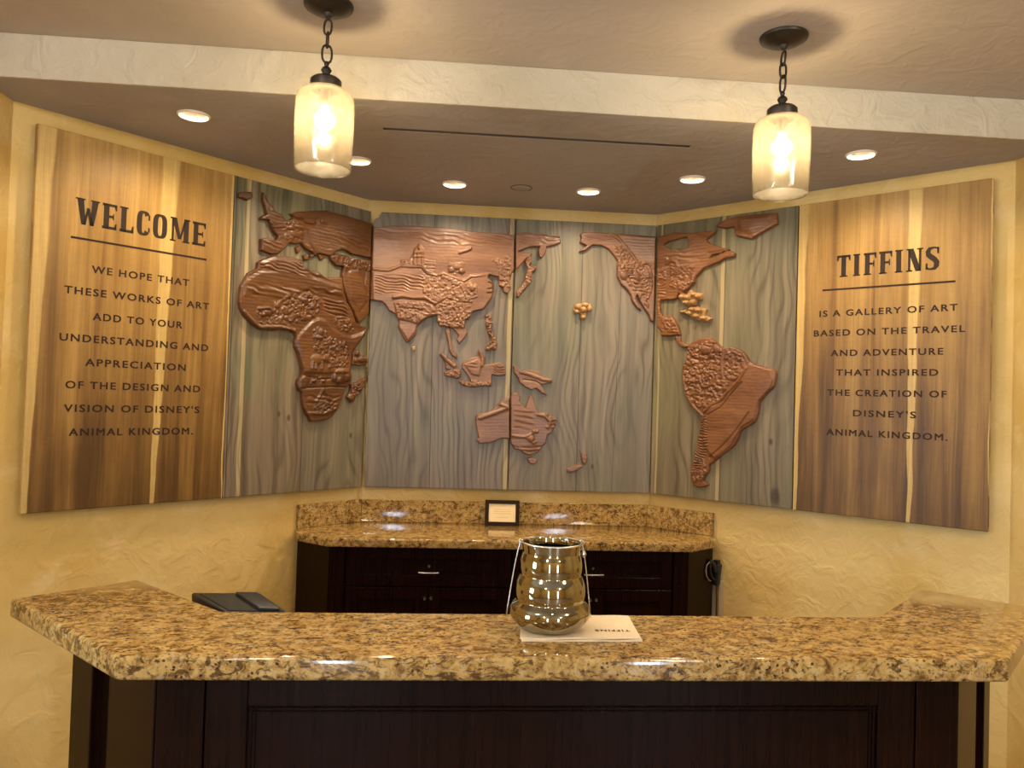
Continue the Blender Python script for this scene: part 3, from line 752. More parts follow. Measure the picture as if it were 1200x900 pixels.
"sakhalin":{"board":"map_cr","o":[[69,1381],[80,1395],[96,1375],[99,1349],[82,1337],[95,1326],[120,1335],[129,1315],[106,1299],[99,1278],[102,1240],[78,1211],[58,1189],[39,1158],[20,1139],[11,1149],[15,1182],[37,1209],[59,1240],[63,1276],[68,1297],[77,1318],[65,1335],[58,1358]],"f":[["x",[[6,1391],[129,1397],[136,1147],[14,1142]],"blob",5,12.5]]},
"papua":{"board":"map_cr","o":[[6,736],[35,730],[53,706],[103,716],[163,709],[191,676],[238,669],[244,644],[208,636],[176,627],[215,565],[176,581],[149,606],[115,596],[81,612],[46,638],[37,663],[12,694]],"f":[["s",[[53,701],[121,683],[190,659],[233,657]],14.4,5],["s",[[71,655],[139,649],[174,629]],9.6,-4]]},
"aus_e":{"board":"map_cr","o":[[-3,545],[6,577],[40,578],[56,554],[51,528],[85,485],[100,538],[112,568],[131,554],[148,497],[164,464],[205,465],[239,449],[267,433],[279,415],[264,374],[242,339],[224,333],[215,279],[187,262],[178,232],[144,218],[119,208],[85,219],[59,240],[33,241],[5,278]],"f":[["s",[[14,323],[56,319],[90,318],[119,332],[142,349]],11.5,7],["s",[[94,320],[116,298],[138,284],[152,288]],9.6,6],["b",[126,309],20,21.6,10],["b",[142,352],15,10.6,11],["s",[[138,357],[141,369]],7.2,6],["b",[157,350],12.0,9.6,8],["x",[[209,461],[278,425],[250,356],[216,364]],"blob",6,12.5],["s",[[162,451],[205,444],[232,415]],11.5,6],["p",[[7,265],[58,258],[185,270],[173,236],[119,218],[58,241]],-3,14.4],["s",[[58,246],[118,243],[177,249]],10.6,5],["x",[[-1,535],[145,480],[165,354],[5,341]],"wave",1.2,33.6]]},
"tasmania":{"board":"map_cr","o":[[104,192],[136,201],[170,185],[163,163],[139,154],[116,167]],"f":[]},
"zealand_n":{"board":"map_cr","o":[[418,259],[432,224],[461,238],[469,201],[457,159],[437,171],[433,192]],"f":[]},
"zealand_s":{"board":"map_cr","o":[[432,161],[443,150],[411,130],[377,114],[346,114],[347,134],[385,152],[414,164]],"f":[]},
"hawaii":{"board":"map_cr","o":[[356,1084],[365,1117],[391,1122],[425,1128],[460,1121],[470,1080],[435,1064],[435,1034],[415,1021],[398,1033],[399,1060],[367,1057]],"f":[["b",[383,1101],22.5,21.6,16],["b",[425,1113],22.5,19.2,18],["b",[452,1091],20,21.6,16],["b",[416,1083],20,19.2,20],["b",[417,1038],17.0,16.3,15],["b",[375,1070],15,14.4,13]]},
"namerica_w":{"board":"map_cr","o":[[383,1537],[404,1551],[499,1553],[569,1552],[612,1552],[673,1551],[769,1547],[845,1546],[855,1023],[827,1033],[815,1067],[783,1108],[756,1150],[737,1191],[733,1165],[763,1120],[770,1089],[738,1111],[710,1147],[701,1182],[674,1220],[638,1248],[616,1290],[612,1359],[617,1383],[585,1425],[554,1458],[510,1475],[460,1474],[416,1436],[377,1432],[424,1468],[382,1487],[390,1512]],"f":[["p",[[621,1550],[845,1546],[846,1370],[774,1375],[739,1356],[694,1414],[630,1515]],4,9.6],["s",[[569,1545],[622,1514],[667,1456],[712,1407],[748,1357]],12.5,6],["s",[[612,1545],[673,1548],[752,1541],[839,1544]],8.6,-6],["s",[[748,1357],[782,1380],[818,1368],[849,1363]],9.6,5],["x",[[631,1489],[694,1432],[829,1291],[807,1118],[780,1134],[708,1226],[637,1300],[597,1470]],"blob",5,12.5],["x",[[617,1368],[707,1251],[807,1109],[814,1187],[705,1355]],"wave",2.5,16.8],["b",[654,1301],25,28.8,8],["b",[728,1287],25,38.4,9],["x",[[774,1358],[844,1361],[846,1309],[776,1315]],"blob",4,12.0],["x",[[396,1542],[569,1546],[605,1496],[406,1495]],"wave",1.5,19.2]]},
"namerica_e":{"board":"map_r","o":[[13,1541],[59,1546],[134,1554],[200,1543],[249,1539],[346,1535],[393,1536],[378,1514],[352,1497],[331,1489],[358,1462],[379,1455],[421,1435],[476,1417],[433,1400],[370,1394],[360,1378],[402,1386],[432,1407],[478,1410],[512,1390],[505,1369],[454,1369],[423,1352],[372,1338],[325,1325],[299,1300],[272,1277],[265,1243],[225,1211],[201,1193],[182,1174],[165,1190],[155,1160],[127,1152],[87,1157],[47,1157],[42,1132],[47,1090],[62,1059],[118,1066],[147,1035],[171,988],[183,945],[117,940],[54,942],[53,972],[35,988],[26,999]],"f":[["s",[[164,1551],[267,1533],[282,1520],[347,1495],[388,1524]],9.6,-5],["s",[[87,1369],[109,1384],[147,1377],[155,1349]],11.5,6],["x",[[62,1453],[306,1428],[308,1362],[64,1371]],"wave",1.4,33.6],["s",[[349,1407],[412,1410],[466,1421]],7.7,-5],["x",[[110,1360],[265,1339],[261,1247],[204,1204],[114,1231]],"blob",4.5,12.5],["x",[[7,1340],[82,1339],[84,1277],[9,1283]],"blob",5,11.5],["x",[[9,1273],[90,1267],[93,1154],[29,1014]],"wave",2,19.2],["x",[[56,1054],[164,1029],[172,958],[64,972]],"blob",4,11.5]],"hole":[[55,1487],[94,1504],[134,1507],[173,1516],[211,1513],[220,1487],[216,1452],[191,1455],[175,1442],[152,1457],[107,1456],[78,1472]]},
"yucatan":{"board":"map_r","o":[[148,938],[180,934],[186,904],[213,890],[238,881],[220,868],[186,874],[158,903]],"f":[]},
"carib_n":{"board":"map_r","o":[[166,1177],[191,1192],[219,1177],[241,1205],[273,1188],[318,1179],[315,1142],[284,1136],[275,1110],[239,1109],[202,1124],[174,1151]],"f":[["b",[192,1166],20,16.3,15],["b",[229,1160],22.0,17.3,18],["b",[269,1174],22.0,14.4,17],["b",[296,1160],20,14.4,15],["b",[261,1129],20,14.4,15],["b",[220,1131],20,14.4,14]]},
"carib_s":{"board":"map_r","o":[[167,1076],[212,1094],[227,1073],[239,1104],[293,1104],[349,1087],[335,1051],[379,1032],[358,1013],[314,1017],[269,1029],[241,1051],[204,1070]],"f":[["b",[194,1078],22.5,9.6,11],["b",[258,1088],22.0,14.4,16],["b",[303,1081],25,14.4,18],["b",[286,1049],22.0,15.4,17],["b",[331,1034],25,12.5,15],["b",[245,1068],17.0,14.4,13]]},
"greenland":{"board":"map_r","o":[[387,1557],[418,1572],[448,1590],[499,1598],[589,1596],[742,1587],[748,1525],[706,1507],[673,1493],[640,1478],[602,1459],[542,1477],[507,1491],[500,1538],[439,1538]],"f":[["p",[[519,1588],[709,1582],[711,1526],[611,1481],[531,1510]],3,24.0]]},
"samerica":{"board":"map_r","o":[[272,905],[309,921],[336,923],[367,920],[394,909],[415,893],[436,872],[457,859],[482,866],[497,867],[523,860],[543,850],[568,840],[588,821],[604,788],[641,770],[690,754],[737,745],[753,735],[760,717],[758,689],[750,648],[732,629],[716,615],[700,597],[690,584],[674,564],[670,531],[664,498],[650,456],[617,431],[579,411],[564,391],[560,372],[546,343],[535,319],[512,298],[482,277],[452,251],[416,221],[389,200],[385,161],[362,134],[352,109],[384,87],[364,73],[322,67],[295,74],[272,113],[281,192],[291,230],[295,265],[304,310],[314,345],[325,428],[318,488],[283,513],[255,539],[232,583],[220,623],[202,674],[196,707],[200,747],[216,777],[229,807],[233,841],[228,871],[251,893]],"f":[["p",[[604,773],[734,740],[749,685],[732,634],[672,568],[645,465],[569,415],[521,318],[422,235],[390,262],[347,317],[349,415],[353,483],[393,533],[465,563],[499,622],[552,679]],6,10.6],["x",[[561,708],[730,708],[640,474],[421,273],[365,415],[465,563]],"wave",0.3,67.2],["s",[[352,502],[393,542],[444,563],[474,602],[513,641],[552,679],[590,745]],12.5,7],["s",[[369,479],[455,530],[504,593],[572,670]],8.6,-5],["x",[[224,857],[394,907],[457,842],[451,707],[493,650],[444,573],[352,522],[266,529],[219,677]],"blob",6.5,14.4],["x",[[483,851],[588,811],[590,755],[542,689],[472,659],[469,803]],"blob",5,12.5],["b",[353,854],35,33.6,12],["s",[[317,815],[365,800],[395,843]],9.6,8],["b",[421,853],25,24.0,10],["s",[[331,884],[374,868]],7.2,-6],["s",[[462,861],[449,780],[456,698]],12.5,7],["s",[[212,707],[232,598],[288,520],[332,482]],12.5,6],["x",[[310,481],[374,484],[389,320],[350,196],[288,117],[295,265]],"wave",4,14.4],["x",[[274,254],[370,222],[373,125],[278,87]],"blob",5,12.5],["s",[[615,501],[549,405],[471,315],[391,242]],11.5,-4]]}}

def seg_dist(P, A, B, want_pt=False):
    """distance from points P (n,2) to the nearest of segments A->B (m,2)"""
    best = np.full(len(P), 1e9); pt = np.zeros_like(P)
    for a, b in zip(A, B):
        ab = b - a
        t = np.clip(((P - a) @ ab) / max(1e-12, ab @ ab), 0, 1)
        q = a + t[:, None] * ab
        dd = np.hypot(P[:, 0] - q[:, 0], P[:, 1] - q[:, 1])
        k = dd < best
        best[k] = dd[k]
        if want_pt: pt[k] = q[k]
    return (best, pt) if want_pt else best

def inside(P, poly):
    c = np.zeros(len(P), bool)
    a = poly; b = np.roll(poly, -1, 0)
    for (x0, y0), (x1, y1) in zip(a, b):
        if y0 == y1: continue
        k = (y0 > P[:, 1]) != (y1 > P[:, 1])
        c ^= k & (P[:, 0] < (x1 - x0) * (P[:, 1] - y0) / (y1 - y0) + x0)
    return c

def vnoise(P, scale, seed):
    Q = P / scale
    i = np.floor(Q).astype(np.int64); f = Q - i
    f = f * f * (3 - 2 * f)
    def h(ix, iy):
        n = (ix * 374761393 + iy * 668265263 + seed * 144665) & 0x7fffffff
        n = ((n ^ (n >> 13)) * 1274126177) & 0x7fffffff
        return (n ^ (n >> 16)) % 10007 / 10007.0
    a, b = h(i[:, 0], i[:, 1]), h(i[:, 0] + 1, i[:, 1])
    c, d = h(i[:, 0], i[:, 1] + 1), h(i[:, 0] + 1, i[:, 1] + 1)
    return (a * (1 - f[:, 0]) + b * f[:, 0]) * (1 - f[:, 1]) + (c * (1 - f[:, 0]) + d * f[:, 0]) * f[:, 1]

def sm(x): x = np.clip(x, 0, 1); return x * x * (3 - 2 * x)

def relief(rec, seed):
    poly = np.array(rec['o'], float)
    hole = np.array(rec['hole'], float) if 'hole' in rec else None
    ext = (poly.max(0) - poly.min(0)).max()
    cell = 2.6 if ext < 260 else 3.3
    x0, y0 = poly.min(0) - cell * 1.5
    nx, ny = (np.ceil((poly.max(0) - poly.min(0)) / cell)).astype(int) + 4
    gx, gy = np.meshgrid(x0 + cell * np.arange(nx), y0 + cell * np.arange(ny), indexing='ij')
    P = np.stack([gx.ravel(), gy.ravel()], 1)
    ins = inside(P, poly)
    A, B = poly, np.roll(poly, -1, 0)
    if hole is not None:
        ins &= ~inside(P, hole)
        A = np.vstack([A, hole]); B = np.vstack([B, np.roll(hole, -1, 0)])
    dist, near = seg_dist(P, A, B, True)
    rng = np.random.RandomState(seed)
    big = 25.0 if ext > 150 else 19.0
    # roughly hewn ground
    h = big + 1.6 * (vnoise(P, 60, seed) - .5) + 1.0 * (vnoise(P, 17, seed + 1) - .5) + .35 * np.sin((P[:, 1] + 9 * vnoise(P, 45, seed + 5)) / 2.9)
    add = np.zeros(len(P)); top = np.zeros(len(P))
    for ft in rec['f']:
        if ft[0] == 'b':
            _, (cx, cy), rx, ry, hh = ft
            q = ((P[:, 0] - cx) / rx) ** 2 + ((P[:, 1] - cy) / ry) ** 2
            top = np.maximum(top, np.where(q < 1, hh * np.sqrt(np.clip(1 - q, 0, 1)) + 1.0, 0))
        elif ft[0] == 's':
            pts = np.array(ft[1], float); w, hh = ft[2] * .75, ft[3]
            dd = seg_dist(P, pts[:-1], pts[1:])
            pr = np.sqrt(np.clip(1 - (dd / w) ** 2, 0, 1))
            if hh > 0: top = np.maximum(top, hh * pr)
            else: add += hh * sm(1 - dd / w)
        elif ft[0] == 'p':
            pts = np.array(ft[1], float)
            k = inside(P, pts)
            dd = seg_dist(P, pts, np.roll(pts, -1, 0))
            add += np.where(k, ft[2] * sm(dd / ft[3] + .25), 0)
        else:
            pts = np.array(ft[1], float); kind, amp, sc = ft[2:]
            k = inside(P, pts)
            dd = seg_dist(P, pts, np.roll(pts, -1, 0))
            fade = np.where(k, sm(dd / (sc * 1.2)), 0)
            if kind == 'wave':
                add += fade * amp * np.sin((P[:, 1] + 26 * vnoise(P, 48, seed + 3) + .15 * P[:, 0]) * 2 * math.pi / (sc * 1.05))
            else:
                lo, hi = pts.min(0), pts.max(0)
                n = int((hi - lo).prod() / (sc * sc) * 1.15)
                C = lo + rng.rand(n, 2) * (hi - lo)
                C = C[inside(C, pts)]
                for c in C:
                    r1 = sc * (.55 + .5 * rng.rand()); r2 = r1 * (.5 + .4 * rng.rand()); an = rng.rand() * math.pi
                    kk = np.nonzero((np.abs(P[:, 0] - c[0]) < r1) & (np.abs(P[:, 1] - c[1]) < r1))[0]
                    if not len(kk): continue
                    dx, dy = P[kk, 0] - c[0], P[kk, 1] - c[1]
                    u_, v_ = dx * math.cos(an) + dy * math.sin(an), -dx * math.sin(an) + dy * math.cos(an)
                    q = (u_ / r1) ** 2 + (v_ / r2) ** 2
                    hh = amp * (.6 + .6 * rng.rand())
                    top[kk] = np.maximum(top[kk], np.where(q < 1, hh * np.sqrt(np.clip(1 - q, 0, 1)), 0))
    h = h + add * 1.5 + top * 1.5
    edge = np.sqrt(np.clip(1 - (1 - np.clip(dist / 6.0, 0, 1)) ** 2, 0, 1))
    h = np.where(ins, np.maximum(2.0, h) * (0.35 + .65 * edge), -1.0)
    # mitre against the neighbouring board where two boards meet in a corner
    bw = 1000 * BOARDS[rec['board']][2]
    if rec['board'] in ('map_l', 'map_cr'): h = np.minimum(h, 2.3 * np.maximum(0, bw - P[:, 0]) + .5)
    if rec['board'] in ('map_r', 'map_cl'): h = np.minimum(h, 2.3 * np.maximum(0, P[:, 0]) + .5)
    # outer row snaps to the outline and dips into the board
    I = ins.reshape(nx, ny)
    cellin = I[:-1, :-1] | I[1:, :-1] | I[:-1, 1:] | I[1:, 1:]
    used = np.zeros((nx, ny), bool)
    used[:-1, :-1] |= cellin; used[1:, :-1] |= cellin; used[:-1, 1:] |= cellin; used[1:, 1:] |= cellin
    U = used.ravel()
    P2 = np.where(ins[:, None], P, near)
    idx = -np.ones(nx * ny, int); idx[U] = np.arange(U.sum())
    co = np.stack([P2[U, 0], -h[U], P2[U, 1]], 1) / 1000.0
    ci, cj = np.nonzero(cellin)
    f = np.stack([idx[ci * ny + cj], idx[(ci + 1) * ny + cj], idx[(ci + 1) * ny + cj + 1], idx[ci * ny + cj + 1]], 1)
    return co, f

def mesh_np(name, co, f):
    me = bpy.data.meshes.new(name)
    me.vertices.add(len(co)); me.vertices.foreach_set('co', co.ravel())
    me.loops.add(f.size); me.loops.foreach_set('vertex_index', f.ravel())
    me.polygons.add(len(f)); me.polygons.foreach_set('loop_start', np.arange(0, f.size, 4)); me.polygons.foreach_set('loop_total', np.full(len(f), 4))
    me.update(calc_edges=True); me.validate()
    return me

NAMES = {'island_a': 'carved_island', 'isle_b': 'carved_island', 'carib_n': 'carved_island_cluster', 'carib_s': 'carved_island_cluster',
         'hawaii': 'carved_island_cluster', 'ceylon': 'carved_island', 'taiwan': 'carved_island', 'tasmania': 'carved_island', 'crimea': 'carved_island',
         'balkan': 'carved_island', 'italy': 'carved_island', 'greece': 'carved_island', 'madagascar': 'carved_island',
         'papua': 'carved_island', 'zealand_n': 'carved_island', 'zealand_s': 'carved_island', 'sumatra': 'carved_island', 'borneo': 'carved_island',
         'philippines': 'carved_island', 'sakhalin': 'carved_island', 'greenland': 'carved_island', 'malay': 'carved_peninsula', 'yucatan': 'carved_isthmus'}
PLAB = {'hawaii': 'golden cluster of carved knobs', 'carib_n': 'golden cluster of carved knobs', 'carib_s': 'golden cluster of carved knobs'}
for n, (k, rec) in enumerate(TRACE.items()):
    co, f = relief(rec, 100 + n)
    bkey = rec['board']
    mt = {'map_l': M_CARVE_L, 'map_cl': M_CARVE_C, 'map_cr': M_CARVE_C, 'map_r': M_CARVE_R}[bkey]
    if k in ('hawaii', 'carib_n', 'carib_s', 'ceylon'): mt = M_CARVE_G
    nm = NAMES.get(k, 'carved_landmass')
    o = link(nm, mesh_np(nm, co, f), mt, BD[bkey], 3.2)
    if k in PLAB: o['label'] = PLAB[k]

# ------------------------------------------------------------------ lettering
def text_words(txt, h, width, cu, base, parent, mat, name='lettered_word', bold=.0021):
    """one line of capitals, each word a mesh of its own, set to an exact width and cap height"""
    def glyphs(body):
        c = bpy.data.curves.new('t', 'FONT')
        c.body = body; c.size = 1.0; c.space_character = 1.22; c.space_word = 0.95
        c.extrude = 0.01; c.resolution_u = 3
        o = bpy.data.objects.new('t', c); COL.objects.link(o)
        dg = bpy.context.evaluated_depsgraph_get()
        me = bpy.data.meshes.new_from_object(o.evaluated_get(dg))
        bpy.data.objects.remove(o)
        co = np.empty(len(me.vertices) * 3); me.vertices.foreach_get('co', co)
        return me, co.reshape(-1, 3)
    m_, whole = glyphs(txt)
    lo, hi = whole[:, 0].min(), whole[:, 0].max()
    k = width / (hi - lo)
    bpy.data.meshes.remove(m_)
    words = txt.split(' ')
    out = []
    for i, wd in enumerate(words):
        me, co = glyphs(wd)
        m_, pre = glyphs(' '.join(words[:i + 1]))
        shift = pre[:, 0].max() - co[:, 0].max()
        bpy.data.meshes.remove(m_)
        X = (co[:, 0] + shift - (lo + hi) / 2) * k + cu
        Z = co[:, 1] * h / 0.729 + base
        Y = np.where(co[:, 2] > 0, -.0009, .0006)
        me.vertices.foreach_set('co', np.stack([X, Y, Z], 1).ravel())
        me.materials.clear()
        bm = bmesh.new(); bm.from_mesh(me)
        if bold:      # thicken the strokes by a few slightly shifted copies
            src = bm.verts[:] + bm.edges[:] + bm.faces[:]
            for dx, dz in ((bold, 0), (0, bold * .8), (bold, bold * .8)):
                r = bmesh.ops.duplicate(bm, geom=src)
                bmesh.ops.translate(bm, vec=(dx, -.00002 * (1 + dx * 100 + dz * 300), dz), verts=[g for g in r['geom'] if isinstance(g, bmesh.types.BMVert)])
        bm.to_mesh(me); bm.free()
        me.name = name
        out.append(link(name, me, mat, parent))
    return out

H_ = .0325
for t_, u0, u1, b in (('WE HOPE THAT', .232, .668, 1.0265), ('THESE WORKS OF ART', .126, .773, .9255), ('ADD TO YOUR', .245, .643, .8215),
                      ('UNDERSTANDING AND', .116, .777, .7225), ('APPRECIATION', .222, .668, .6205), ('OF THE DESIGN AND', .147, .744, .5210),
                      ('VISION OF DISNEY\'S', .145, .744, .4205), ('ANIMAL KINGDOM.', .169, .716, .3180)):
    text_words(t_, H_, u1 - u0, (u0 + u1) / 2, b, b_sl, M_INK)
for t_, u0, u1, b in (('IS A GALLERY OF ART', .118, .748, 1.0120), ('BASED ON THE TRAVEL', .091, .781, .9110), ('AND ADVENTURE', .179, .692, .8070),
                      ('THAT INSPIRED', .207, .672, .7070), ('THE CREATION OF', .166, .709, .6045), ('DISNEY\'S', .294, .580, .5025),
                      ('ANIMAL KINGDOM.', .166, .716, .4025)):
    text_words(t_, H_, u1 - u0, (u0 + u1) / 2, b, b_sr, M_INK)

def ring_glyph(w, st, gap=None):
    """O / C as an outer and inner rounded oblong; gap = (angle0, angle1) left open at the right"""
    out = []
    n = 40
    def pt(a, rx, ry): 
        c, s = math.cos(a), math.sin(a)
        e = 0.62
        return (w / 2 + rx * math.copysign(abs(c) ** e, c), .5 + ry * math.copysign(abs(s) ** e, s))
    a0, a1 = gap if gap else (0, 2 * math.pi)
    for i in range(n):
        p, q = a0 + (a1 - a0) * i / n, a0 + (a1 - a0) * (i + 1) / n
        out.append([pt(p, w / 2, .5), pt(q, w / 2, .5), pt(q, w / 2 - st, .5 - .105), pt(p, w / 2 - st, .5 - .105)])
    return out

def R_(x0, x1, z0, z1): return [(x0, z0), (x1, z0), (x1, z1), (x0, z1)]
def glyph(ch, w):
    st, se, th = .205, .05, .075      # stem, serif reach, serif thickness
    if ch == 'W':
        return [[(.03, 1), (.27, 1), (.37, 0), (.21, 0)], [(.37, 0), (.25, 0), (.40, .62), (.47, .62)],
                [(.38, .66), (.50, .66), (.66, 0), (.52, 0)], [(.66, 0), (.52, 0), (.58, 1), (.82, 1)],
                R_(-.02, .33, 1 - .055, 1), R_(.53, .86, 1 - .055, 1)]
    if ch == 'E':
        return [R_(.04, .04 + st, 0, 1), R_(-.01, w, 0, .105), R_(-.01, w, 1 - .105, 1), R_(.2, w * .80, .45, .55),
                [(w, 0), (w, .24), (w - .05, .24), (w - .09, .10), (w - .09, 0)], [(w, 1), (w - .09, 1), (w - .09, .9), (w - .05, .76), (w, .76)],
                R_(w * .80 - .045, w * .80, .38, .62)]
    if ch == 'F':
        return [R_(.04, .04 + st, 0, 1), R_(-.01, .31, 0, .06), R_(-.01, w, 1 - .105, 1), R_(.2, w * .84, .45, .55),
                [(w, 1), (w - .09, 1), (w - .09, .9), (w - .05, .74), (w, .74)], R_(w * .84 - .05, w * .84, .36, .64)]
    if ch == 'L':
        return [R_(.04, .04 + st, 0, 1), R_(-.01, w, 0, .105), R_(-.02, .31, 1 - .06, 1), [(w, 0), (w, .28), (w - .05, .28), (w - .1, .10), (w - .1, 0)]]
    if ch == 'I':
        return [R_(w / 2 - st / 2, w / 2 + st / 2, 0, 1), R_(0, w, 0, .06), R_(0, w, .94, 1)]
    if ch == 'T':
        return [R_(w / 2 - st / 2, w / 2 + st / 2, 0, 1), R_(w / 2 - .17, w / 2 + .17, 0, .06), R_(0, w, .895, 1),
                [(0, 1), (0, .74), (.05, .74), (.10, .9), (.10, 1)], [(w, 1), (w - .10, 1), (w - .10, .9), (w - .05, .74), (w, .74)]]
    if ch == 'M':
        return [R_(.05, .145, 0, 1), R_(w - .26, w - .05, 0, 1), [(.03, 1), (.25, 1), (w / 2 + .05, .12), (w / 2 - .09, .12)], [(w / 2 - .04, .12), (w / 2 + .04, .12), (w - .12, 1), (w - .24, 1)],
                R_(-.02, .22, 0, .06), R_(w - .31, w, 0, .06), R_(-.02, .22, .94, 1), R_(w - .24, w, .94, 1)]
    if ch == 'N':
        return [R_(.05, .145, 0, 1), R_(w - .145, w - .05, 0, 1), [(.02, 1), (.26, 1), (w - .05, 0), (w - .27, 0)], R_(-.02, .22, 0, .06), R_(-.02, .2, .94, 1), R_(w - .22, w + .02, .94, 1)]
    if ch == 'O':
        return ring_glyph(w, st * 1.0)
    if ch == 'C':
        return ring_glyph(w, st * 1.0, (.62, 2 * math.pi - .62)) + [R_(w - .075, w - .005, .64, .86), R_(w - .075, w - .005, .16, .34)]
    if ch == 'S':
        P = [(w * .96, .80), (w * .88, .93), (w * .62, .965), (w * .30, .93), (w * .16, .80), (w * .20, .66), (w * .42, .555), (w * .64, .46), (w * .82, .33), (w * .80, .17), (w * .66, .06), (w * .36, .035), (w * .12, .07), (w * .04, .20)]
        W = [.05, .085, .085, .15, .2, .21, .22, .22, .21, .2, .15, .085, .085, .05]
        out = []
        n = [None] * len(P)
        for i in range(len(P)):
            a, b = P[max(0, i - 1)], P[min(len(P) - 1, i + 1)]
            d = math.hypot(b[0] - a[0], b[1] - a[1]); n[i] = (-(b[1] - a[1]) / d, (b[0] - a[0]) / d)
        L = [(p[0] + m[0] * q / 2, p[1] + m[1] * q / 2) for p, m, q in zip(P, n, W)]
        Rr = [(p[0] - m[0] * q / 2, p[1] - m[1] * q / 2) for p, m, q in zip(P, n, W)]
        for i in range(len(P) - 1): out.append([L[i], L[i + 1], Rr[i + 1], Rr[i]])
        return out + [R_(w * .96 - .06, w * .99, .70, .97), R_(w * .0, w * .06 + .04, .03, .30)]
    return []

def heading(word, spans, base, cap, parent):
    bm = bmesh.new()
    for ch, (u0, u1) in zip(word, spans):
        w = (u1 - u0) / cap
        for poly in glyph(ch, w):
            pts = [(u0 + x * cap, base + min(1, max(0, z)) * cap) for x, z in poly]
            a = sum(pts[i][0] * pts[(i + 1) % len(pts)][1] - pts[(i + 1) % len(pts)][0] * pts[i][1] for i in range(len(pts)))
            if abs(a) < 1e-8: continue
            vprism(bm, pts, -.0011, .0006)
    done('heading_lettering', bm, M_INK_T, parent)

heading('WELCOME', [(.158, .258), (.267, .327), (.341, .401), (.414, .474), (.487, .553), (.570, .663), (.677, .742)], 1.2295, .1120, b_sl)
heading('TIFFINS', [(.201, .267), (.280, .314), (.332, .390), (.404, .463), (.476, .510), (.529, .598), (.612, .669)], 1.2125, .1110, b_sr)
for par, u0, u1, v in ((b_sl, .143, .752, 1.1675), (b_sr, .130, .739, 1.1505)):
    bm = bmesh.new()
    box(bm, u0, u1, -.0011, .0006, v - .0045, v + .0045)
    done('underline', bm, M_INK, par)

# ------------------------------------------------------------------ front counter
CT, CTH = 1.0725, 0.060            # worktop height and thickness
top_pl = [(-1.13, 1.92), (1.13, 1.92), (1.652, 2.44), (1.385, 2.700), (1.005, 2.30), (-1.005, 2.30), (-1.385, 2.700), (-1.652, 2.44)]
wt = thing('granite_worktop', 'wide golden granite worktop with angled ends on the front counter', 'countertop', (0, 2.1, CT - CTH))
bm = bmesh.new()
prism(bm, [(x, y - 2.1) for x, y in top_pl], 0.0, CTH, bev_top=.012, seg=4)
done('slab', bm, M_GRANITE, wt, 0.6)

ct = thing('reception_counter', 'dark espresso wood counter with angled ends under the wide granite worktop', 'counter', (0, 0, 0))
ZT_ = CT - CTH
a45 = 1 / R2
def wing(s, b, inset=0.0):
    """point b metres along the wing face (45 degrees back), pushed inset behind the face"""
    return (s * (1.08 + b * a45 - inset * a45), 2.045 + b * a45 + inset * a45)
bm = bmesh.new()
body = [(-1.06, 2.065), (1.06, 2.065), wing(1, .56, .012), (1.302, 2.645), (.985, 2.275), (-.985, 2.275), (-1.302, 2.645), wing(-1, .56, .012)]
body = [(-1.072, 2.063), (1.072, 2.063), wing(1, .60, .025), (1.325, 2.66), (.985, 2.275), (-.985, 2.275), (-1.325, 2.66), wing(-1, .60, .025)]
prism(bm, body, 0.10, ZT_)
done('carcass', bm, M_DARK, ct)
bm = bmesh.new()
prism(bm, [(-1.0, 2.11), (1.0, 2.11), (1.36, 2.50), (1.22, 2.62), (.96, 2.25), (-.96, 2.25), (-1.22, 2.62), (-1.36, 2.50)], 0.0, 0.10)
done('toe_kick', bm, M_BLACK, ct)
def flat_panel(name, x0, x1, z0, z1, st, bead=True):
    """frame-and-panel front lying in local x/z, facing -y"""
    bm = bmesh.new()
    box(bm, x0, x0 + st, 0, .02, z0, z1, .002, 1)
    box(bm, x1 - st, x1, 0, .02, z0, z1, .002, 1)
    box(bm, x0 + st, x1 - st, 0, .02, z1 - st, z1, .002, 1)
    box(bm, x0 + st, x1 - st, 0, .02, z0, z0 + st, .002, 1)
    box(bm, x0 + st - .002, x1 - st + .002, .012, .02, z0 + st - .002, z1 - st + .002)
    if bead:
        for q in (.006, .016):
            for (a, b, c, d) in ((x0 + st, x1 - st, z1 - st - q - .005, z1 - st - q), (x0 + st, x1 - st, z0 + st + q, z0 + st + q + .005)):
                box(bm, a, b, .007, .0125, c, d, .001, 1)
            for (a, b, c, d) in ((x0 + st + q, x0 + st + q + .005, z0 + st, z1 - st), (x1 - st - q - .005, x1 - st - q, z0 + st, z1 - st)):
                box(bm, a, b, .007, .0125, c, d, .001, 1)
    return bm
for (xa, xb) in ((-.953, .953),):
    o = done('front_panel', flat_panel('p', xa, xb, .14, ZT_ - .002, .105), M_DARK, ct)
    o.location = (0, 2.043, 0)
for (xa, xb) in ((-1.076, -.957), (.957, 1.076)):
    bm = bmesh.new()
    box(bm, xa, xb, 2.043, 2.063, .14, ZT_ - .002, .003, 2)
    done('corner_stile', bm, M_DARK, ct)
for s in (-1, 1):
    for nm, b0, b1, ins in (('end_panel', .004, .275, 0.0), ('end_post', .375, .475, -.006)):
        bm = bmesh.new()
        pl = [wing(s, b0, ins), wing(s, b1, ins), wing(s, b1, .026), wing(s, b0, .026)]
        prism(bm, pl, .10 if nm == 'end_post' else .14, ZT_ - .002, bev_all=.003, seg=2)
        done(nm, bm, M_DARK, ct)
# staff-side service shelf inside the counter
bm = bmesh.new()
box(bm, -.96, .96, 2.276, 2.66, .80, .83, .003)
done('service_shelf', bm, M_DARK, ct)

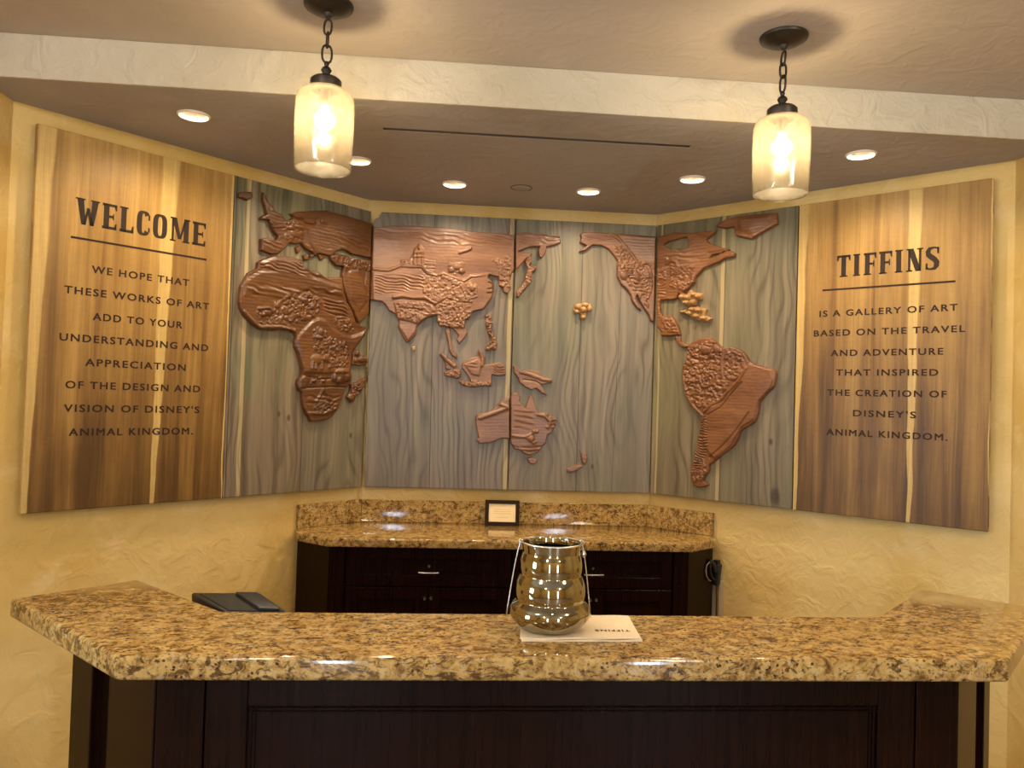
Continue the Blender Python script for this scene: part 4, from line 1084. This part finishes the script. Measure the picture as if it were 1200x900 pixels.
# ------------------------------------------------------------------ back cabinets
BC, BCT = 0.9845, 0.048
bw = thing('granite_worktop', 'golden granite worktop with a low backsplash on the rear cabinets', 'countertop', (0, 4.3, BC - BCT))
bm = bmesh.new()
prism(bm, [(x, y - 4.3) for x, y in [(-.962, 4.02), (.962, 4.02), (1.14, 4.165), (1.1725, 4.2880), (.869, 4.591), (-.869, 4.591), (-1.1725, 4.2880), (-1.14, 4.165)]], 0, BCT, bev_top=.010, seg=4)
done('slab', bm, M_GRANITE, bw, 0.6)
for nm, pl in (('backsplash', [(-.858, 4.591), (.858, 4.591), (.850, 4.569), (-.850, 4.569)]),
               ('backsplash', [(-.871, 4.588), (-1.170, 4.289), (-1.153, 4.274), (-.852, 4.571)]),
               ('backsplash', [(.871, 4.588), (1.170, 4.289), (1.153, 4.274), (.852, 4.571)])):
    bm = bmesh.new()
    prism(bm, [(x, y - 4.3) for x, y in pl], BCT, BCT + .128, bev_all=.002, seg=2)
    done(nm, bm, M_GRANITE, bw)

ZC = BC - BCT
def cabinet(s, label):
    c = thing('base_cabinet', label, 'cabinet', (0, 0, 0), 0, 'rear cabinets under the granite worktop')
    F = 4.062
    bm = bmesh.new()
    pl = [(.002, F + .022), (.935, F + .022), (1.135, 4.245), (1.160, 4.296), (.868, 4.588), (.002, 4.588)]
    prism(bm, [(s * x, y) for x, y in pl], .10, ZC)
    done('carcass', bm, M_DARK, c)
    bm = bmesh.new()
    prism(bm, [(s * x, y) for x, y in [(.02, F + .08), (.90, F + .08), (1.08, 4.30), (.02, 4.5)]], 0, .10)
    done('toe_kick', bm, M_BLACK, c)
    bm = bmesh.new()
    xa, xb = sorted((s * .872, s * .950))
    box(bm, xa, xb, F, F + .024, .10, ZC - .001, .003, 2)
    done('corner_stile', bm, M_DARK, c)
    bm = bmesh.new()
    prism(bm, [(s * .953, F + .001), (s * 1.148, 4.236), (s * 1.135, 4.250), (s * .940, F + .022)], .10, ZC - .001, bev_all=.002, seg=1)
    done('end_panel', bm, M_DARK, c)
    xa, xb = sorted((s * .004, s * .868))
    d = done('drawer', flat_panel('d', xa + .004, xb - .004, ZC - .205, ZC - .006, .058, True), M_DARK, c)
    d.location = (0, F, 0)
    m = (xa + xb) / 2
    bm = bmesh.new()
    zc = ZC - .130
    tube(bm, [(m - .052, -.018, zc), (m - .026, -.024, zc), (m, -.025, zc), (m + .026, -.024, zc), (m + .052, -.018, zc)], .0045, 10)
    for q in (-.046, .046):
        tube(bm, [(m + q, -.020, zc), (m + q, .013, zc)], .004, 8)
    done('handle', bm, M_NICKEL, d, 0.8)
    bm = bmesh.new()
    lathe(bm, [(0, 0), (.008, 0), (.009, .002), (.007, .006), (0, .006)], 20)
    for v in bm.verts: v.co = Vector((v.co.x + m, -v.co.z + .013, v.co.y + zc + .028))
    done('lock', bm, M_NICKEL, d, 0.8)
    for e, (da, db) in enumerate(((xa + .004, m - .0015), (m + .0015, xb - .004))):
        dd = done('door', flat_panel('d', da, db, .12, ZC - .212, .062, True), M_DARK, c)
        dd.location = (0, F, 0)
        kx = db - .015 if e == 0 else da + .015
        bm = bmesh.new()
        lathe(bm, [(0, .0), (.0055, 0), (.005, .010), (.0085, .016), (.0095, .021), (.007, .026), (0, .027)], 24)
        for v in bm.verts: v.co = Vector((v.co.x + kx, -v.co.z, v.co.y + ZC - .262))
        done('knob', bm, M_NICKEL, dd, 0.8)
    return c
cabinet(-1, 'dark rear cabinet with a bar-handled drawer, below the map of Asia')
cabinet(1, 'dark rear cabinet half hidden by the mirrored lantern, beside the wall socket')

# ------------------------------------------------------------------ things on the rear worktop
t = thing('picture_frame', 'small dark framed cream card leaning on the rear backsplash', 'picture frame', (-.028, 4.498, BC), math.radians(-2))
tilt = Matrix.Rotation(math.radians(-9), 4, 'X')
def tilted(bm): bmesh.ops.transform(bm, matrix=tilt, verts=bm.verts[:]); return bm
bm = bmesh.new()
W_, Hh, b_ = .101, .148, .022
for q in ((-W_, -W_ + b_, 0, Hh), (W_ - b_, W_, 0, Hh), (-W_ + b_, W_ - b_, 0, b_), (-W_ + b_, W_ - b_, Hh - b_, Hh)):
    box(bm, q[0], q[1], -.008, .008, q[2], q[3], .002, 2)
done('frame', tilted(bm), M_FRAME, t)
bm = bmesh.new(); box(bm, -W_ + b_ - .003, W_ - b_ + .003, .001, .006, b_ - .003, Hh - b_ + .003)
cd = done('card', tilted(bm), M_CARD, t)
bm = bmesh.new()
for z, hw in ((.094, .046), (.082, .052), (.070, .050), (.048, .036)):
    box(bm, -hw, hw, .0002, .0012, z - .0014, z + .0014)
done('faint_lines', tilted(bm), M_CARDINK, cd)
bm = bmesh.new(); box(bm, -.030, .030, .008, .012, .01, .11)
for v in bm.verts:
    if v.co.z < .05: v.co.y += .022
done('easel_back', tilted(bm), M_FRAME, t)

# ------------------------------------------------------------------ things on the front counter
t = thing('napkin', 'folded kraft-coloured napkin printed in dark letters, lying under the mirrored lantern', 'napkin', (.028, 2.165, CT))
def nap(z0, z1, dx, dy, seed):
    rng = random.Random(seed)
    bm = bmesh.new()
    C = [(-.172, -.112), (.158, -.108), (.174, .110), (-.150, .118)]
    n = 24
    def pt(u, v):
        a = [C[0][k] * (1 - u) * (1 - v) + C[1][k] * u * (1 - v) + C[2][k] * u * v + C[3][k] * (1 - u) * v for k in (0, 1)]
        return a
    lo, hi = {}, {}
    for i in range(n + 1):
        for j in range(n + 1):
            x, y = pt(i / n, j / n)
            e = max(0, abs(j / n - .5) * 2 - .75) / .25
            wv = .0012 * math.sin(i * .55 + seed) * e + .0016 * e * max(0, math.sin(i * .23 + seed * 2))
            hi[i, j] = bm.verts.new((x + dx, y + dy, z1 + wv))
            lo[i, j] = bm.verts.new((x + dx, y + dy, z0 + (wv if z0 > .001 else 0)))
    for i in range(n):
        for j in range(n):
            bm.faces.new((hi[i, j], hi[i + 1, j], hi[i + 1, j + 1], hi[i, j + 1]))
            bm.faces.new((lo[i, j], lo[i, j + 1], lo[i + 1, j + 1], lo[i + 1, j]))
    for i in range(n):
        bm.faces.new((lo[i, 0], lo[i + 1, 0], hi[i + 1, 0], hi[i, 0])); bm.faces.new((lo[i, n], hi[i, n], hi[i + 1, n], lo[i + 1, n]))
        bm.faces.new((lo[0, i], hi[0, i], hi[0, i + 1], lo[0, i + 1])); bm.faces.new((lo[n, i], lo[n, i + 1], hi[n, i + 1], hi[n, i]))
    return bm
done('lower_fold', nap(.0, .0035, 0, 0, 1), M_NAPKIN, t, 0.7)
uf = done('upper_fold', nap(.0045, .0080, -.003, .003, 2), M_NAPKIN, t, 0.7)
nt = text_words('TIFFINS', .017, .098, 0, 0, uf, M_NINK, 'printed_letters', .0012)[0]
for v in nt.data.vertices:
    x, y, z = v.co
    v.co = (-x * 1.0 + .092, -z - .028, .0083 - y * .3)

t = thing('lantern', 'ribbed mirrored glass lantern with a wire handle, standing on the napkin', 'lantern', (-.056, 2.150, CT + .0102))
prof = [(0, 0), (.070, 0), (.080, .003), (.094, .013), (.107, .028), (.1135, .043), (.112, .056), (.106, .067), (.098, .0750), (.0952, .0790),
        (.0960, .083), (.0978, .093), (.0980, .108), (.0958, .124), (.0905, .138), (.0865, .1455), (.0850, .149), (.0858, .154), (.0874, .164),
        (.0872, .178), (.0850, .192), (.0815, .204), (.0802, .210), (.0808, .218), (.0822, .228), (.0828, .236)]
def smooth_prof(p, k=3):
    out = []
    for i in range(len(p) - 1):
        a, b, c, d = p[max(0, i - 1)], p[i], p[i + 1], p[min(len(p) - 1, i + 2)]
        for j in range(k):
            u = j / k
            out.append(tuple(.5 * (2 * b[m] + (c[m] - a[m]) * u + (2 * a[m] - 5 * b[m] + 4 * c[m] - d[m]) * u * u + (3 * b[m] - a[m] - 3 * c[m] + d[m]) * u ** 3) for m in (0, 1)))
    out.append(p[-1])
    return out
outp = smooth_prof(prof)
inn = [(max(0, r - .004), z + .004) for r, z in outp if z < .232 and r > .01]
bm = bmesh.new()
lathe(bm, outp + [(.0805, .2385), (.0788, .236)] + inn[::-1] + [(0, .004)], 96)
body_l = done('glass_body', bm, M_MERCURY, t, 1.2)
bm = bmesh.new()
ring = [(.0835 * math.cos(a), .0835 * math.sin(a), .2365) for a in [2 * math.pi * i / 64 for i in range(64)]]
tube(bm, ring, .0030, 10, True)
done('rim_wire', bm, M_NICKEL, t, 1.2)
bm = bmesh.new()
hp = []
for q in range(9):                      # leg down the left side, clear of the belly
    k = q / 8
    hp.append((-(.0865 + .0335 * k ** .75), .012 + .012 * k, .2365 - .214 * k))
for q in range(1, 24):                  # round the back, resting near the counter
    a = math.pi * q / 24
    hp.append((-.121 * math.cos(a), .026 + .098 * math.sin(a), .0225 - .0185 * math.sin(a)))
for q in range(9):
    k = 1 - q / 8
    hp.append((.0865 + .0335 * k ** .75, .012 + .012 * k, .2365 - .214 * k))
tube(bm, hp, .0020, 8)
done('wire_handle', bm, M_NICKEL, t, 1.2)
for s in (-1, 1):
    bm = bmesh.new()
    lathe(bm, [(0, -.011), (.005, -.009), (.008, 0), (.004, .009), (0, .012)], 16)
    for v in bm.verts: v.co += Vector((s * .0935, .0135, .203))
    if s > 0:
        done('bead', bm, M_NICKEL, t, 1.2)
    else:
        bm.free()
for s in (-1, 1):
    bm = bmesh.new()
    tube(bm, [(s * (.0865 + .005 * math.cos(a)), .012, .2365 + .006 * math.sin(a)) for a in [2 * math.pi * i / 16 for i in range(16)]], .0018, 8, True)
    done('hinge_loop', bm, M_NICKEL, t, 1.2)

# payment terminal on the staff shelf, its sloped back just above the worktop edge
t = thing('payment_terminal', 'black sloped payment terminal behind the inner corner of the front worktop', 'terminal', (-.95, 2.43, .83))
bm = bmesh.new()
FLp, FRp, BRp, BLp = (-.040, -.085), (.152, -.085), (.010, .105), (-.200, .085)
lo = [bm.verts.new((x * .9 + .0, y * .8, 0)) for x, y in (FLp, FRp, BRp, BLp)]
hi = [bm.verts.new((x, y, z)) for (x, y), z in zip((FLp, FRp, BRp, BLp), (.230, .226, .243, .247))]
bm.faces.new(lo[::-1]); bm.faces.new(hi)
for i in range(4): bm.faces.new((lo[i], lo[(i + 1) % 4], hi[(i + 1) % 4], hi[i]))
bmesh.ops.bevel(bm, geom=bm.edges[:], offset=.006, segments=3, affect='EDGES', profile=.5)
done('housing', bm, M_BLACK, t, 0.6)
bm = bmesh.new()
def ontop(u, v):
    a = [Vector((*p, z)) for p, z in zip((FLp, FRp, BRp, BLp), (.230, .226, .243, .247))]
    return a[0] * (1 - u) * (1 - v) + a[1] * u * (1 - v) + a[2] * u * v + a[3] * (1 - u) * v
q = [ontop(*k) for k in ((.08, .1), (.92, .1), (.92, .9), (.08, .9))]
lo = [bm.verts.new(p) for p in q]; hi = [bm.verts.new(p + Vector((0, 0, .003))) for p in q]
bm.faces.new(hi); bm.faces.new(lo[::-1])
for i in range(4): bm.faces.new((lo[i], lo[(i + 1) % 4], hi[(i + 1) % 4], hi[i]))
done('screen', bm, M_BLACKS, t)
bm = bmesh.new()
q = [ontop(*k) for k in ((.55, .12), (.86, .12), (.88, .86), (.57, .86))]
lo = [bm.verts.new(p + Vector((0, 0, .002))) for p in q]; hi = [bm.verts.new(p + Vector((0, 0, .012))) for p in q]
bm.faces.new(hi); bm.faces.new(lo[::-1])
for i in range(4): bm.faces.new((lo[i], lo[(i + 1) % 4], hi[(i + 1) % 4], hi[i]))
bmesh.ops.bevel(bm, geom=bm.edges[:], offset=.003, segments=2, affect='EDGES', profile=.5)
done('card_reader', bm, M_BLACK, t, 0.6)

M_GREY = simple('grey_cable', (0.26, 0.20, 0.14), 0.5, var=0.03)
# ------------------------------------------------------------------ wall socket, plugs and conduit by the rear cabinet (on the right 45-degree wall)
def on_wall(u, depth=0.0):
    """u metres along the right wall from the alcove corner; depth out of the wall"""
    return (XC + u * a45 - depth * a45, YB - u * a45 - depth * a45)
px, py = on_wall(.462)
t = thing('wall_socket', 'ivory wall socket and its two conduits beside the rear cabinet', 'socket', (px, py, .80), RR)
bm = bmesh.new(); box(bm, -.028, .026, -.007, 0, -.06, .030, .003, 2)
done('face_plate', bm, M_CONDUIT, t)
for z in (-.030, .008):
    bm = bmesh.new(); box(bm, -.017, .017, -.0085, -.006, z - .014, z + .014, .002, 2)
    done('outlet', bm, M_WHITE, t)
for x in (-.020, .020):
    bm = bmesh.new(); box(bm, x - .013, x + .013, -.016, 0, -.795, -.06, .003, 2)
    done('conduit', bm, M_CONDUIT, t)
t = thing('power_adapter', 'black power adapter hanging from the wall socket', 'adapter', (px, py, .80), RR)
bm = bmesh.new()
prism(bm, [(-.024, -.050), (.024, -.050), (.024, -.0088), (-.024, -.0088)], -.085, .035, bev_all=.007)
for v in bm.verts:
    k = max(0, min(1, (-.02 - v.co.z) / .065)); v.co.x *= 1 - .45 * k
done('body', bm, M_BLACK, t, 0.6)
bm = bmesh.new(); tube(bm, [(0, -.03, -.08), (0, -.030, -.11), (.001, -.027, -.2), (0, -.024, -.45), (0, -.024, -.795)], .0035, 8)
done('cable', bm, M_BLACK, t, 0.9)
bm = bmesh.new(); box(bm, -.018, .014, -.044, -.010, .030, .055, .005, 2)
done('plug_head', bm, M_BLACK, t)
t = thing('charging_cable', 'looped black cable curling from the socket past the cabinet edge', 'cable', (px, py, .80), RR)
bm = bmesh.new()
tube(bm, [(.004, -.054, -.052), (.002, -.075, -.048), (-.004, -.092, -.02), (-.006, -.100, .012), (-.006, -.104, .046), (-.004, -.094, .056), (.0, -.078, .040), (.003, -.062, .014), (.004, -.056, -.008)],
     [.006, .006, .006, .006, .008, .010, .012, .013, .011], 10)
done('cord', bm, M_BLACK, t, 0.9)
bm = bmesh.new()
tube(bm, [(-.006, -.112, .052), (-.010, -.132, .040), (-.012, -.140, .010), (-.010, -.134, -.02), (-.004, -.116, -.046), (-.001, -.100, -.052)], .0034, 8)
done('grey_lead', bm, M_GREY, t, 0.9)

# ------------------------------------------------------------------ pendants
def link_loop(bm, c, L, W, r, turn, lean=0.0):
    pts = []
    for i in range(28):
        a = 2 * math.pi * i / 28
        x = W * math.copysign(abs(math.cos(a)) ** .8, math.cos(a)); z = L * math.copysign(abs(math.sin(a)) ** .8, math.sin(a))
        pts.append((c[0] + x * math.cos(turn) + z * math.sin(lean), c[1] + x * math.sin(turn), c[2] + z))
    tube(bm, pts, r, 8, True)
def pendant(x, y, turn, label):
    t = thing('pendant_light', label, 'pendant light', (x, y, CEI), 0, 'glass pendants over the front counter')
    bm = bmesh.new()
    lathe(bm, [(0, -.044), (.010, -.044), (.014, -.038), (.016, -.032), (.045, -.028), (.066, -.020), (.074, -.012), (.082, -.010), (.084, -.004), (.084, 0), (0, 0)], 56)
    done('canopy', bm, M_IRON, t, 0.7)
    zz = -.058
    dims = [(.026, .0125), (.026, .0125), (.030, .0165)]
    for i, (L, W) in enumerate(dims):
        bm = bmesh.new()
        link_loop(bm, (0, 0, zz - L + .006), L, W, .0040, turn + i * math.pi / 2, .08 if i == 0 else 0)
        done('chain_link', bm, M_IRON, t, 1.0)
        zz -= 2 * L - .0075
    fz = zz + .002
    top = -.272                                   # underside of the cap = shoulder of the glass
    bm = bmesh.new()
    lathe(bm, [(0, fz), (.006, fz), (.009, fz - .008), (.006, fz - .016), (.014, fz - .022), (.018, fz - .030), (.013, fz - .039), (.011, fz - .044), (.018, -.252), (.044, -.256), (.0525, -.264), (.0535, -.294), (.050, -.299), (0, -.299)], 48)
    done('cap', bm, M_IRON, t, 0.7)
    R = .0985
    op = [(.048, -.296), (.060, -.297), (.078, -.301), (.090, -.310), (.0965, -.326), (R, -.350), (R + .001, -.42), (R - .002, -.52), (R - .004, -.566), (R - .006, -.571)]
    op = smooth_prof(op, 4)
    ip = [(max(.04, r - .004), z - (.004 if z > -.33 else 0)) for r, z in op if z > -.568]
    bm = bmesh.new()
    lathe(bm, op + ip[::-1], 72)
    done('glass_shade', bm, M_SHADE, t, 1.2)
    bm = bmesh.new()
    lathe(bm, [(0, -.299), (.020, -.299), (.020, -.345), (.016, -.350), (0, -.350)], 24)
    done('socket', bm, M_IRON, t, 0.7)
    bm = bmesh.new()
    lathe(bm, [(.012, -.345), (.014, -.366)] + [(.034 * math.sin(a), -.401 + .034 * math.cos(a)) for a in [math.radians(26 + 154 * q / 18) for q in range(18)]] + [(0, -.435)], 32)
    done('bulb', bm, M_BULB, t, 3.2)
    lamp('pendant_glow', 'POINT', (x, y, CEI - .401), PENDANT_W, (1.0, 0.86, 0.64), shadow_soft_size=.014)
    return t
pendant(-.812, 2.645, .35, 'lit glass pendant on a chain, nearer the welcome board')
pendant(.798, 2.645, 1.75, 'lit glass pendant on a chain, nearer the gallery of art board')
